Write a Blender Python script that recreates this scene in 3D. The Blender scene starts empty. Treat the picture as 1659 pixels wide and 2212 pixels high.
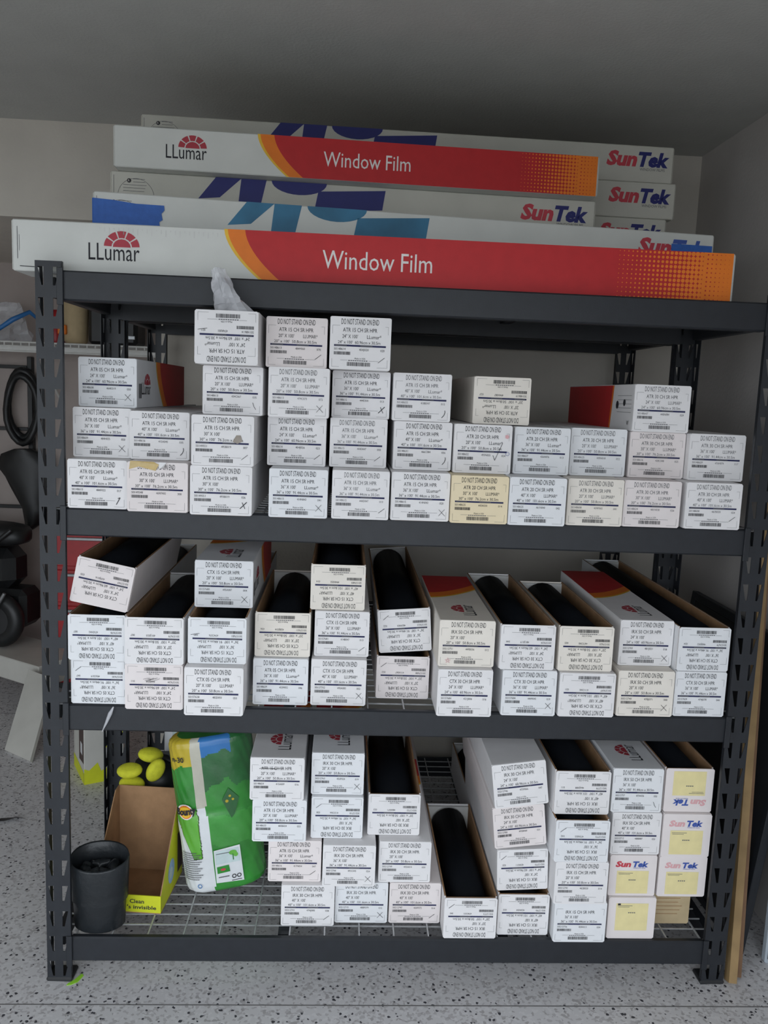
import bpy, bmesh, math, random
import numpy as np
from mathutils import Matrix, Vector

random.seed(7)
scene = bpy.context.scene
col = scene.collection
PI = math.pi

# ------------------------------------------------------------------ camera
CAM = (0.7911, -2.1849, 1.6778)
YAW, PITCH, ROLL, FPX = 0.0502, -0.1385, 0.0398, 1793.9
def cam_axes(y, p, r):
    f = np.array([math.sin(y) * math.cos(p), math.cos(y) * math.cos(p), math.sin(p)])
    rt = np.array([math.cos(y), -math.sin(y), 0.0])
    up = np.cross(rt, f)
    c, s = math.cos(r), math.sin(r)
    return c * rt + s * up, -s * rt + c * up, f
_r, _u, _f = cam_axes(YAW, PITCH, ROLL)
cd = bpy.data.cameras.new('camera')
cd.sensor_fit = 'VERTICAL'
cd.sensor_height = 36.0
cd.lens = FPX * 36.0 / 2212.0
cd.clip_start = 0.05
cam = bpy.data.objects.new('camera', cd)
col.objects.link(cam)
cam.matrix_world = Matrix(((_r[0], _u[0], -_f[0], CAM[0]), (_r[1], _u[1], -_f[1], CAM[1]),
                           (_r[2], _u[2], -_f[2], CAM[2]), (0, 0, 0, 1)))
scene.camera = cam

# ------------------------------------------------------------------ light
scene.view_settings.view_transform = 'Standard'
scene.view_settings.look = 'None'
scene.view_settings.gamma = 1.0
scene.view_settings.use_curve_mapping = False
scene.view_settings.exposure = 0.0
world = bpy.data.worlds.new('overcast_sky')
scene.world = world
world.use_nodes = True
bg = world.node_tree.nodes['Background']
bg.inputs['Color'].default_value = (0.86, 0.93, 1.0, 1)
bg.inputs['Strength'].default_value = 3.5
DOOR = (-2.7, 2.0, 0.0, 2.32)      # x0,x1,z0,z1 of the open garage door behind the camera
DOOR_Y = -2.62
pd = bpy.data.lights.new('door_daylight', 'AREA')
pd.shape = 'RECTANGLE'
pd.size = DOOR[1] - DOOR[0]
pd.size_y = DOOR[3] - DOOR[2]
pd.cycles.is_portal = True
pl = bpy.data.objects.new('door_daylight', pd)
pl.location = ((DOOR[0] + DOOR[1]) / 2, DOOR_Y, (DOOR[2] + DOOR[3]) / 2)
pl.rotation_euler = (PI / 2, 0, 0)
col.objects.link(pl)

# ------------------------------------------------------------------ materials
def mat(name, rgb, rough=0.6, noise=0.0, nscale=20.0, bump=0.0, bscale=60.0, spec=0.5, metal=0.0,
        alpha=None, trans=0.0, coat=0.0):
    m = bpy.data.materials.new(name)
    m.use_nodes = True
    nt = m.node_tree
    b = nt.nodes['Principled BSDF']
    b.inputs['Roughness'].default_value = rough
    b.inputs['Specular IOR Level'].default_value = spec
    b.inputs['Metallic'].default_value = metal
    b.inputs['Transmission Weight'].default_value = trans
    b.inputs['Coat Weight'].default_value = coat
    if alpha is not None:
        b.inputs['Alpha'].default_value = alpha
    tc = nt.nodes.new('ShaderNodeTexCoord')
    if noise > 0:
        n = nt.nodes.new('ShaderNodeTexNoise')
        n.inputs['Scale'].default_value = nscale
        n.inputs['Detail'].default_value = 4
        nt.links.new(tc.outputs['Object'], n.inputs['Vector'])
        r = nt.nodes.new('ShaderNodeValToRGB')
        lo = [c * (1 - noise) for c in rgb]
        hi = [min(1, c * (1 + noise)) for c in rgb]
        r.color_ramp.elements[0].color = (*lo, 1)
        r.color_ramp.elements[1].color = (*hi, 1)
        r.color_ramp.elements[0].position = 0.3
        r.color_ramp.elements[1].position = 0.7
        nt.links.new(n.outputs['Fac'], r.inputs['Fac'])
        nt.links.new(r.outputs['Color'], b.inputs['Base Color'])
    else:
        b.inputs['Base Color'].default_value = (*rgb, 1)
    if bump > 0:
        n2 = nt.nodes.new('ShaderNodeTexNoise')
        n2.inputs['Scale'].default_value = bscale
        n2.inputs['Detail'].default_value = 3
        nt.links.new(tc.outputs['Object'], n2.inputs['Vector'])
        bp = nt.nodes.new('ShaderNodeBump')
        bp.inputs['Strength'].default_value = bump
        bp.inputs['Distance'].default_value = 0.004
        nt.links.new(n2.outputs['Fac'], bp.inputs['Height'])
        nt.links.new(bp.outputs['Normal'], b.inputs['Normal'])
    return m

def floor_material():
    m = bpy.data.materials.new('flake_epoxy_floor')
    m.use_nodes = True
    nt = m.node_tree
    b = nt.nodes['Principled BSDF']
    b.inputs['Roughness'].default_value = 0.38
    b.inputs['Specular IOR Level'].default_value = 0.35
    tc = nt.nodes.new('ShaderNodeTexCoord')
    # warp so that flakes are irregular
    nz = nt.nodes.new('ShaderNodeTexNoise'); nz.inputs['Scale'].default_value = 70
    nt.links.new(tc.outputs['Object'], nz.inputs['Vector'])
    mx = nt.nodes.new('ShaderNodeMixRGB'); mx.blend_type = 'ADD'; mx.inputs['Fac'].default_value = 0.012
    nt.links.new(tc.outputs['Object'], mx.inputs['Color1']); nt.links.new(nz.outputs['Color'], mx.inputs['Color2'])
    base = None
    def layer(scale, ramp, prev=None, thresh=None, colr=None):
        v = nt.nodes.new('ShaderNodeTexVoronoi'); v.inputs['Scale'].default_value = scale
        nt.links.new(mx.outputs['Color'], v.inputs['Vector'])
        sp = nt.nodes.new('ShaderNodeSeparateColor')
        nt.links.new(v.outputs['Color'], sp.inputs['Color'])
        return v, sp
    v, sp = layer(130, None)
    rp = nt.nodes.new('ShaderNodeValToRGB')
    rp.color_ramp.interpolation = 'CONSTANT'
    e = rp.color_ramp.elements
    e[0].position = 0; e[0].color = (0.63, 0.62, 0.63, 1)
    e[1].position = 0.35; e[1].color = (0.63, 0.62, 0.63, 1)
    for p, c in ((0.6, (0.50, 0.485, 0.495, 1)), (0.75, (0.68, 0.67, 0.68, 1)), (0.90, (0.42, 0.405, 0.41, 1))):
        x = e.new(p); x.color = c
    nt.links.new(sp.outputs['Red'], rp.inputs['Fac'])
    v2, sp2 = layer(95, None)
    gt = nt.nodes.new('ShaderNodeMath'); gt.operation = 'GREATER_THAN'; gt.inputs[1].default_value = 0.90
    nt.links.new(sp2.outputs['Green'], gt.inputs[0])
    lt = nt.nodes.new('ShaderNodeMath'); lt.operation = 'LESS_THAN'; lt.inputs[1].default_value = 0.42
    nt.links.new(v2.outputs['Distance'], lt.inputs[0])
    mu = nt.nodes.new('ShaderNodeMath'); mu.operation = 'MULTIPLY'
    nt.links.new(gt.outputs[0], mu.inputs[0]); nt.links.new(lt.outputs[0], mu.inputs[1])
    m2 = nt.nodes.new('ShaderNodeMixRGB'); m2.inputs['Color2'].default_value = (0.06, 0.06, 0.07, 1)
    nt.links.new(mu.outputs[0], m2.inputs['Fac']); nt.links.new(rp.outputs['Color'], m2.inputs['Color1'])
    nt.links.new(m2.outputs['Color'], b.inputs['Base Color'])
    return m

M = {}
M['floor'] = floor_material()
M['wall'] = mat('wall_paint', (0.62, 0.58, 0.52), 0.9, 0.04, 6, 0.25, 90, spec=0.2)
M['wall_side'] = mat('side_wall_paint', (0.55, 0.52, 0.50), 0.9, 0.04, 6, 0.25, 90, spec=0.2)
M['ceiling'] = mat('ceiling_paint', (0.50, 0.50, 0.475), 0.95, 0.03, 8, 0.3, 110, spec=0.1)
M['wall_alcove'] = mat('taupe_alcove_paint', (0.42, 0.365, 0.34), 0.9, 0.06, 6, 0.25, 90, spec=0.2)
M['drive'] = mat('driveway_concrete', (0.30, 0.29, 0.275), 0.9, 0.1, 3)
M['joint'] = mat('floor_joint_fill', (0.16, 0.155, 0.155), 0.8, 0.1, 40)
M['steel'] = mat('charcoal_powder_coat', (0.0165, 0.019, 0.024), 0.48, 0.12, 30, 0.08, 400, spec=0.45)
M['wire'] = mat('galvanised_wire', (0.48, 0.49, 0.50), 0.4, 0.1, 60, metal=0.3)
M['foot'] = mat('black_foot_plastic', (0.02, 0.021, 0.023), 0.5, 0.1, 20)
M['white'] = mat('white_carton_board', (0.80, 0.785, 0.79), 0.65, 0.03, 14, 0.05, 200, spec=0.3)
M['white2'] = mat('cool_white_carton_board', (0.78, 0.79, 0.81), 0.65, 0.03, 11, 0.05, 200, spec=0.3)
M['pink'] = mat('pinkish_carton_board', (0.79, 0.73, 0.72), 0.65, 0.03, 14, spec=0.3)
M['cream'] = mat('cream_carton_board', (0.82, 0.70, 0.48), 0.65, 0.03, 14, spec=0.3)
M['ivory'] = mat('ivory_carton_board', (0.81, 0.76, 0.69), 0.65, 0.03, 14, spec=0.3)
M['topwhite'] = mat('long_carton_board', (0.66, 0.67, 0.64), 0.65, 0.04, 9, 0.05, 200, spec=0.3)  # white board darkened: weaker light on the top deck put into the colour
M['topgrey'] = mat('dimmed_long_carton_board', (0.58, 0.57, 0.51), 0.65, 0.04, 9, 0.05, 200, spec=0.3)  # greyer board, dim light under the ceiling painted into its tone
M['kraft'] = mat('kraft_board', (0.36, 0.21, 0.11), 0.8, 0.12, 25, 0.1, 180, spec=0.2)
M['kraft_light'] = mat('pale_kraft_board', (0.52, 0.41, 0.25), 0.8, 0.08, 25, spec=0.2)
M['ink'] = mat('black_print', (0.035, 0.035, 0.04), 0.7, 0.1, 200, spec=0.2)
M['ink_grey'] = mat('grey_print', (0.13, 0.13, 0.14), 0.7, 0.1, 200, spec=0.2)
M['bar'] = mat('navy_print_bar', (0.035, 0.038, 0.10), 0.7, 0.1, 200, spec=0.2)
M['pen'] = mat('marker_ink', (0.02, 0.02, 0.025), 0.6, 0.1, 200)
M['red'] = mat('red_print', (0.50, 0.022, 0.026), 0.5, 0.05, 30, spec=0.35)
M['darkred'] = mat('logo_red_print', (0.42, 0.035, 0.055), 0.55, 0.05, 60)
M['orange'] = mat('orange_print', (0.80, 0.20, 0.02), 0.5, 0.05, 30, spec=0.35)
M['yellowp'] = mat('yellow_print', (0.80, 0.48, 0.03), 0.5, 0.05, 30)
M['paper_text'] = mat('white_print', (0.80, 0.76, 0.74), 0.6, 0.03, 40)
M['navy'] = mat('navy_print', (0.018, 0.022, 0.16), 0.55, 0.05, 40)
M['stred'] = mat('sun_red_print', (0.55, 0.05, 0.075), 0.55, 0.05, 40)
M['stpink'] = mat('faded_red_print', (0.72, 0.40, 0.42), 0.55, 0.05, 40)
M['stblue'] = mat('tek_blue_print', (0.05, 0.10, 0.38), 0.55, 0.05, 40)
M['teal'] = mat('teal_print', (0.035, 0.17, 0.30), 0.55, 0.25, 9)
M['tape'] = mat('blue_masking_tape', (0.035, 0.13, 0.47), 0.6, 0.08, 60, 0.1, 300)
M['ylabel'] = mat('yellow_paper_label', (0.80, 0.70, 0.36), 0.7, 0.05, 30)
M['film'] = mat('black_window_film', (0.006, 0.007, 0.009), 0.55, 0.2, 4, spec=0.05)
M['core'] = mat('cardboard_core', (0.32, 0.22, 0.13), 0.8, 0.1, 30)
M['plate'] = mat('white_end_support', (0.62, 0.62, 0.60), 0.7, 0.05, 20)
M['tape_tan'] = mat('tan_packing_tape', (0.55, 0.40, 0.16), 0.35, 0.15, 40)
M['tape_grey'] = mat('torn_grey_paper', (0.33, 0.29, 0.25), 0.7, 0.15, 60)
M['clear'] = mat('clear_plastic_film', (0.75, 0.76, 0.80), 0.18, 0.1, 30, 0.6, 45, alpha=0.42, spec=0.8)
M['wood'] = mat('pale_pine', (0.30, 0.20, 0.095), 0.6, 0.18, 12, spec=0.3)
M['wood2'] = mat('brown_pine', (0.20, 0.115, 0.065), 0.6, 0.18, 12, spec=0.3)
M['black'] = mat('black_plastic', (0.010, 0.011, 0.012), 0.45, 0.2, 20)
M['bag'] = mat('black_bin_liner', (0.018, 0.021, 0.024), 0.35, 0.2, 12, 0.5, 35, spec=0.4)
M['neon'] = mat('lime_carton_print', (0.62, 0.66, 0.02), 0.55, 0.05, 30)
M['pad'] = mat('yellow_foam', (0.62, 0.62, 0.03), 0.8, 0.1, 60, 0.2, 200)
M['green'] = mat('green_wrap', (0.035, 0.24, 0.035), 0.28, 0.25, 9, 0.5, 28, spec=0.6, coat=0.3)
M['green2'] = mat('mid_green_wrap', (0.05, 0.30, 0.045), 0.28, 0.2, 9, 0.5, 28, spec=0.6, coat=0.3)
M['lime'] = mat('bright_green_wrap', (0.13, 0.44, 0.05), 0.28, 0.12, 12, 0.4, 28, spec=0.6, coat=0.3)
M['dgreen'] = mat('dark_green_wrap', (0.018, 0.12, 0.03), 0.28, 0.25, 12, 0.5, 28, spec=0.6, coat=0.3)
M['wrapyellow'] = mat('yellow_wrap', (0.50, 0.38, 0.03), 0.35, 0.15, 12, 0.4, 28, spec=0.5)
M['wrapwhite'] = mat('white_wrap', (0.72, 0.74, 0.76), 0.4, 0.06, 12, 0.35, 28, spec=0.5)
M['wrapgrey'] = mat('grey_beige_wrap', (0.50, 0.48, 0.40), 0.35, 0.1, 12, 0.4, 28, spec=0.5)
M['blue'] = mat('blue_wrap', (0.03, 0.16, 0.42), 0.35, 0.15, 12, 0.3, 28)
M['skyblue'] = mat('light_blue_print', (0.35, 0.52, 0.75), 0.5, 0.15, 60)
M['redorange'] = mat('orange_red_wrap', (0.62, 0.13, 0.03), 0.35, 0.1, 12)
M['paleprint'] = mat('pale_label_print', (0.55, 0.66, 0.66), 0.6, 0.08, 40)
M['brownprint'] = mat('dark_brown_print', (0.07, 0.045, 0.04), 0.6, 0.1, 40)
M['redplastic'] = mat('red_plastic', (0.40, 0.015, 0.02), 0.4, 0.1, 20)
M['greywhite'] = mat('off_white_laminate', (0.55, 0.54, 0.50), 0.6, 0.05, 10)
M['dimwire'] = mat('white_coated_wire', (0.62, 0.62, 0.60), 0.5, 0.05, 30)
M['metalgrey'] = mat('grey_metal', (0.30, 0.31, 0.32), 0.35, 0.1, 30, metal=0.7)
M['panelblue'] = mat('pale_blue_panel', (0.42, 0.47, 0.52), 0.4, 0.06, 8)
M['greentape'] = mat('neon_green_tape', (0.35, 0.75, 0.05), 0.5, 0.05, 40)

# ------------------------------------------------------------------ mesh helpers
class MB:
    def __init__(s):
        s.v = []; s.f = []; s.m = []; s.mats = []; s.smooth = set()
    def mi(s, m):
        if m not in s.mats:
            s.mats.append(m)
        return s.mats.index(m)
    def add(s, verts, faces, m, smooth=False):
        o = len(s.v); i = s.mi(m)
        s.v.extend([tuple(p) for p in verts])
        for f in faces:
            if smooth: s.smooth.add(len(s.f))
            s.f.append(tuple(a + o for a in f)); s.m.append(i)
    def box(s, x0, x1, y0, y1, z0, z1, m, skip=''):
        V = [(x0, y0, z0), (x1, y0, z0), (x1, y1, z0), (x0, y1, z0), (x0, y0, z1), (x1, y0, z1), (x1, y1, z1), (x0, y1, z1)]
        F = {'b': (0, 3, 2, 1), 't': (4, 5, 6, 7), 'f': (0, 1, 5, 4), 'r': (1, 2, 6, 5), 'k': (2, 3, 7, 6), 'l': (3, 0, 4, 7)}
        s.add(V, [F[k] for k in F if k not in skip], m)
    def cbox(s, x0, x1, y0, y1, z0, z1, m, c=0.003):
        # box with chamfered edges
        P = []
        for (x, sx) in ((x0, 1), (x1, -1)):
            for (y, sy) in ((y0, 1), (y1, -1)):
                for (z, sz) in ((z0, 1), (z1, -1)):
                    P += [(x + sx * c, y + sy * c, z), (x + sx * c, y, z + sz * c), (x, y + sy * c, z + sz * c)]
        bm = bmesh.new()
        vs = [bm.verts.new(p) for p in P]
        r = bmesh.ops.convex_hull(bm, input=vs)
        bmesh.ops.dissolve_limit(bm, angle_limit=0.02, verts=bm.verts, edges=bm.edges)
        bm.verts.index_update()
        s.add([v.co[:] for v in bm.verts], [[v.index for v in f.verts] for f in bm.faces], m)
        bm.free()
    def prism_x(s, prof, x0, x1, m):           # closed convex-ish profile [(y,z)] extruded along x
        n = len(prof)
        V = [(x0, y, z) for y, z in prof] + [(x1, y, z) for y, z in prof]
        F = [(i, (i + 1) % n, n + (i + 1) % n, n + i) for i in range(n)] + [tuple(range(n))[::-1], tuple(range(n, 2 * n))]
        s.add(V, F, m)
    def tube(s, pts, r, m, n=8, caps=True, smooth=True):
        pts = [Vector(p) for p in pts]
        rings = []
        rr = r if isinstance(r, (list, tuple)) else [r] * len(pts)
        up = None
        for i, p in enumerate(pts):
            d = (pts[min(i + 1, len(pts) - 1)] - pts[max(i - 1, 0)]).normalized()
            if up is None:
                up = Vector((0, 0, 1)) if abs(d.z) < 0.9 else Vector((1, 0, 0))
            a = d.cross(up).normalized(); b2 = a.cross(d).normalized(); up = b2
            rings.append([p + (a * math.cos(2 * PI * k / n) + b2 * math.sin(2 * PI * k / n)) * rr[i] for k in range(n)])
        V = [q for rg in rings for q in rg]
        F = [(i * n + k, i * n + (k + 1) % n, (i + 1) * n + (k + 1) % n, (i + 1) * n + k) for i in range(len(pts) - 1) for k in range(n)]
        s.add(V, F, m, smooth)
        if caps:
            s.add(rings[0], [tuple(range(n))[::-1]], m); s.add(rings[-1], [tuple(range(n))], m)
    def lathe(s, prof, m, n=32, cx=0, cy=0, smooth=True, wob=0.0, seed=1):
        rnd = random.Random(seed)
        V = []
        for (r, z) in prof:
            for k in range(n):
                a = 2 * PI * k / n
                q = r * (1 + wob * (rnd.random() - 0.5))
                V.append((cx + q * math.cos(a), cy + q * math.sin(a), z))
        F = [(i * n + k, i * n + (k + 1) % n, (i + 1) * n + (k + 1) % n, (i + 1) * n + k) for i in range(len(prof) - 1) for k in range(n)]
        s.add(V, F, m, smooth)
    def build(s, name, parent=None, loc=None):
        me = bpy.data.meshes.new(name)
        me.from_pydata(s.v, [], s.f)
        for m in s.mats:
            me.materials.append(M[m])
        me.polygons.foreach_set('material_index', s.m)
        if s.smooth:
            fl = [i in s.smooth for i in range(len(s.f))]
            me.polygons.foreach_set('use_smooth', fl)
        me.update()
        return link(name, me, parent, loc)

def link(name, me, parent=None, loc=None):
    o = bpy.data.objects.new(name, me)
    col.objects.link(o)
    if parent is not None: o.parent = parent
    if loc is not None: o.location = loc
    return o
def fix_normals(o):
    bm = bmesh.new(); bm.from_mesh(o.data)
    bmesh.ops.recalc_face_normals(bm, faces=bm.faces)
    bm.to_mesh(o.data); bm.free()
    return o
def tag(o, label=None, cat=None, group=None, kind=None):
    if label: o['label'] = label
    if cat: o['category'] = cat
    if group: o['group'] = group
    if kind: o['kind'] = kind
    return o
def thing(name, label, cat, loc=(0, 0, 0), rz=0.0, group=None):
    o = bpy.data.objects.new(name, None)
    o.empty_display_size = 0.05
    col.objects.link(o)
    o.location = loc; o.rotation_euler = (0, 0, rz)
    return tag(o, label, cat, group)

# ------------------------------------------------------------------ lettering: glyph meshes from the built-in font
CHARS = sorted(set('ABCDEFGHIJKLMNOPQRSTUVWXYZabcdefghijklmnopqrstuvwxyz0123456789"\'.*-/&®~'))
GL = {}
def load_glyphs():
    obs = []
    for style, off in (('r', 0.0), ('b', 0.02), ('x', 0.05)):
        for ch in CHARS + ['HH']:
            for kind, body in (('g', ch), ('a', 'H' + ch + 'H')):
                if ch == 'HH' and kind == 'g': continue
                c = bpy.data.curves.new('t', 'FONT')
                c.body = body if ch != 'HH' else 'HH'
                c.resolution_u = 2; c.offset = off; c.fill_mode = 'FRONT'; c.dimensions = '2D'
                o = bpy.data.objects.new('t', c); col.objects.link(o)
                obs.append((style, ch, kind, o))
    dg = bpy.context.evaluated_depsgraph_get()
    raw = {}
    for style, ch, kind, o in obs:
        e = o.evaluated_get(dg)
        me = e.to_mesh()
        n = len(me.vertices)
        co = np.zeros(n * 3); me.vertices.foreach_get('co', co); co = co.reshape(-1, 3)[:, :2].copy()
        fs = [tuple(p.vertices) for p in me.polygons] if kind == 'g' else None
        raw[(style, ch, kind)] = (co, fs)
        e.to_mesh_clear()
    for style in 'rbx':
        hh = raw[(style, 'HH', 'a')][0]; whh = hh[:, 0].max() - hh[:, 0].min()
        cap = raw[(style, 'H', 'g')][0][:, 1].max()
        for ch in CHARS:
            co, fs = raw[(style, ch, 'g')]
            a = raw[(style, ch, 'a')][0]
            adv = (a[:, 0].max() - a[:, 0].min()) - whh
            GL[(style, ch)] = (co / cap, fs, adv / cap)
        GL[(style, ' ')] = (np.zeros((0, 2)), [], 0.38)
    for _, _, _, o in obs:
        c = o.data
        bpy.data.objects.remove(o); bpy.data.curves.remove(c)
load_glyphs()

class Print:
    """flat print on a face: 2-D shapes in (u,v) metres, stacked in hair-thin layers"""
    def __init__(s):
        s.v = []; s.f = []; s.m = []; s.mats = []; s.extra = []
    def mi(s, m):
        if m not in s.mats: s.mats.append(m)
        return s.mats.index(m)
    def poly(s, pts, m, layer=0):
        o = len(s.v); i = s.mi(m)
        s.v.extend([(p[0], p[1], layer) for p in pts]); s.f.append(tuple(range(o, o + len(pts)))); s.m.append(i)
    def rect(s, u0, v0, u1, v1, m, layer=0):
        s.poly([(u0, v0), (u1, v0), (u1, v1), (u0, v1)], m, layer)
    def disc(s, u, v, r, m, layer=0, n=10, a0=0, a1=2 * PI, ry=None):
        ry = ry or r
        full = abs(a1 - a0 - 2 * PI) < 1e-6
        k = n if full else n + 1
        s.poly([(u + r * math.cos(a0 + (a1 - a0) * i / n), v + ry * math.sin(a0 + (a1 - a0) * i / n)) for i in range(k)], m, layer)
    def line(s, pts, t, m, layer=0):
        for (a, b) in zip(pts, pts[1:]):
            dx, dy = b[0] - a[0], b[1] - a[1]; L = math.hypot(dx, dy) or 1
            nx, ny = -dy / L * t / 2, dx / L * t / 2
            s.poly([(a[0] + nx, a[1] + ny), (a[0] - nx, a[1] - ny), (b[0] - nx, b[1] - ny), (b[0] + nx, b[1] + ny)], m, layer)
    def ring(s, u, v, r, t, m, layer=0, n=24):
        P = [(u + r * math.cos(2 * PI * i / n), v + r * math.sin(2 * PI * i / n)) for i in range(n + 1)]
        s.line(P, t, m, layer)
    def text(s, txt, u, v, cap, m, width=None, align='l', style='r', shear=0.0, layer=0, rot=0.0):
        adv = [GL[(style, c)][2] for c in txt]
        tot = sum(adv) * cap
        sx = cap if width is None else cap * width / tot
        W = sum(adv) * sx
        x = u - (W / 2 if align == 'c' else W if align == 'r' else 0)
        i = s.mi(m)
        c0, s0 = math.cos(rot), math.sin(rot)
        for c, a in zip(txt, adv):
            co, fs, _ = GL[(style, c)]
            o = len(s.v)
            for px, py in co:
                X = x + px * sx + shear * py * cap; Y = v + py * cap
                if rot:
                    dx, dy = X - u, Y - v
                    X, Y = u + c0 * dx - s0 * dy, v + s0 * dx + c0 * dy
                s.v.append((X, Y, layer))
            for f in fs:
                s.f.append(tuple(k + o for k in f)); s.m.append(i)
            x += a * sx
        return W
    def build(s, name, parent, origin, U, V, lift=0.0006, flip=None):
        """flip=(w,h): turned upside down on a w x h face"""
        for nm, p in s.extra: p.build(nm, parent, origin, U, V, lift, flip)
        U = np.array(U, float); V = np.array(V, float); Nn = np.cross(U, V)
        A = np.array(s.v, float)
        if flip:
            A[:, 0] = flip[0] - A[:, 0]; A[:, 1] = flip[1] - A[:, 1]
        P = np.array(origin) + A[:, :1] * U + A[:, 1:2] * V + (lift + A[:, 2:3] * 0.0005) * Nn
        me = bpy.data.meshes.new(name)
        me.from_pydata(P.tolist(), [], s.f)
        for m in s.mats: me.materials.append(M[m])
        me.polygons.foreach_set('material_index', s.m)
        me.update()
        return link(name, me, parent)

# ------------------------------------------------------------------ the room
RW, BACK, SOFF_Y, SOFF_Z, CEIL, LW = 2.228, 2.72, 1.36, 2.336, 2.71, -3.2
WX = 0.01         # where the wall behind the racks ends and the alcove begins
def struct(name, mb, label, parent=None, cat=None):
    o = mb.build(name, parent)
    o['kind'] = 'structure'
    if label: o['label'] = label
    return o
mb = MB(); mb.box(LW - .1, RW + .1, DOOR_Y - .1, BACK + .1, -0.12, 0, 'floor')
flo = struct('floor', mb, 'grey garage floor with dark and pale speckled flakes')
for yj in (-0.092, 1.95):
    mb = MB(); mb.box(LW, RW, yj - 0.0018, yj + 0.0018, -0.001, 0.0006, 'joint'); mb.build('joint', flo)
mb = MB(); mb.box(LW - .1, RW + .1, DOOR_Y - .1, BACK + .1, CEIL, CEIL + .1, 'ceiling')
struct('ceiling', mb, 'plain matt off-white ceiling')
mb = MB(); mb.box(WX, RW + .1, SOFF_Y, BACK + .1, 0, SOFF_Z, 'wall')
struct('wall_back', mb, 'beige wall close behind the racks')
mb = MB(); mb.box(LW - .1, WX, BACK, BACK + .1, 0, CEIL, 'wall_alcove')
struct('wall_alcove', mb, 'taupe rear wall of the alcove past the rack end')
mb = MB(); mb.box(RW, RW + .1, DOOR_Y, BACK, 0, CEIL, 'wall_side')
struct('wall_right', mb, 'grey-beige side wall beside the rack')
mb = MB(); mb.box(LW - .1, LW, DOOR_Y, BACK, 0, CEIL, 'wall')
struct('wall_left', mb, 'beige side wall of the garage')
mb = MB(); mb.box(LW, RW, SOFF_Y, BACK, SOFF_Z, CEIL, 'wall')
struct('wall_soffit', mb, 'beige header wall above the alcove and racks')
mb = MB()
mb.box(LW - .1, DOOR[0], DOOR_Y - .1, DOOR_Y, 0, CEIL, 'wall'); mb.box(DOOR[1], RW + .1, DOOR_Y - .1, DOOR_Y, 0, CEIL, 'wall')
mb.box(DOOR[0], DOOR[1], DOOR_Y - .1, DOOR_Y, DOOR[3], CEIL, 'wall')
struct('wall_front', mb, 'wall around the open garage door')
mb = MB(); mb.box(-14, 14, -24, DOOR_Y - .1, -0.16, -0.02, 'drive')
struct('driveway', mb, 'pale concrete driveway outside the garage door')

# ------------------------------------------------------------------ the racks
RKW, RKH, RKD = 1.956, 1.981, 0.61
LEVELS = (0.133, 0.819, 1.356, 1.960)
BEAM = 0.074
PW = 0.066
PITCHZ = RKH / 26
def post_mesh(mirror):
    """channel upright: front face with two rows of tear-drop slots, slotted side flange, plain return lip"""
    mb = MB()
    def cell(w, holes, place, z0):
        H = PITCHZ
        zt, zb = 0.062, 0.016
        pts = [(0, 0), (w, 0), (w, H), (0, H)]
        V = list(pts); F = []
        hs = []
        for (a_top, a_bot, b_top, b_bot) in holes:      # left edge top/bottom, right edge top/bottom
            i = len(V); V += [(a_bot, zb), (b_bot, zb), (b_top, zt), (a_top, zt)]; hs.append(i)
        low = [0, 1] + [x for h in hs[::-1] for x in (h + 1, h)]
        F.append(low)
        F.append([2, 3] + [x for h in hs for x in (h + 3, h + 2)])
        F.append([0, hs[0], hs[0] + 3, 3])
        F.append([1, 2, hs[-1] + 2, hs[-1] + 1])
        for a, b in zip(hs, hs[1:]): F.append([a + 1, b, b + 3, a + 2])
        mb.add([place(u, z0 + v) for u, v in V], F, 'steel')
    sg = -1 if mirror else 1
    for k in range(26):
        z0 = k * PITCHZ
        cell(PW, [(0.006, 0.016, 0.021, 0.021), (0.044, 0.044, 0.060, 0.050)], lambda u, v: (sg * u, 0, v), z0)
        cell(0.05, [(0.012, 0.018, 0.030, 0.026)], lambda u, v: (0, u, v), z0)
    mb.add([(sg * PW, 0, 0), (sg * PW, 0.014, 0), (sg * PW, 0.014, RKH), (sg * PW, 0, RKH)], [(0, 1, 2, 3)], 'steel')
    return mb
POST = {}
for mir in (False, True):
    o = post_mesh(mir).build('post')
    bm = bmesh.new(); bm.from_mesh(o.data)
    bmesh.ops.remove_doubles(bm, verts=bm.verts, dist=1e-5)
    bmesh.ops.recalc_face_normals(bm, faces=bm.faces)
    bmesh.ops.solidify(bm, geom=bm.faces[:], thickness=0.002)
    bm.to_mesh(o.data); bm.free()
    POST[mir] = o.data
    bpy.data.objects.remove(o)
def beam_mesh(x0, x1):
    mb = MB()
    c = 0.004; H = BEAM; D = 0.036
    mb.prism_x([(0, -H + c), (c, -H), (D, -H), (D, -0.014), (0.016, -0.014), (0.016, 0.0), (c, 0), (0, -c)], x0, x1, 'steel')
    o = fix_normals(mb.build('beam')); me = o.data; bpy.data.objects.remove(o)
    return me
BEAM_ME = beam_mesh(PW + .001, RKW - PW - .001)
def deck_mesh():
    mb = MB()
    y = 0.022
    while y < RKD - .02:
        mb.box(0.03, RKW - 0.03, y - .0016, y + .0016, -0.0075, -0.0043, 'wire'); y += 0.0495
    x = 0.075
    while x < RKW - .05:
        mb.box(x - .0019, x + .0019, 0.0195, RKD - .0195, -0.0042, -0.0004, 'wire'); x += 0.1005
    o = mb.build('wire_deck'); me = o.data; bpy.data.objects.remove(o)
    return me
DECK_ME = deck_mesh()
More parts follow.
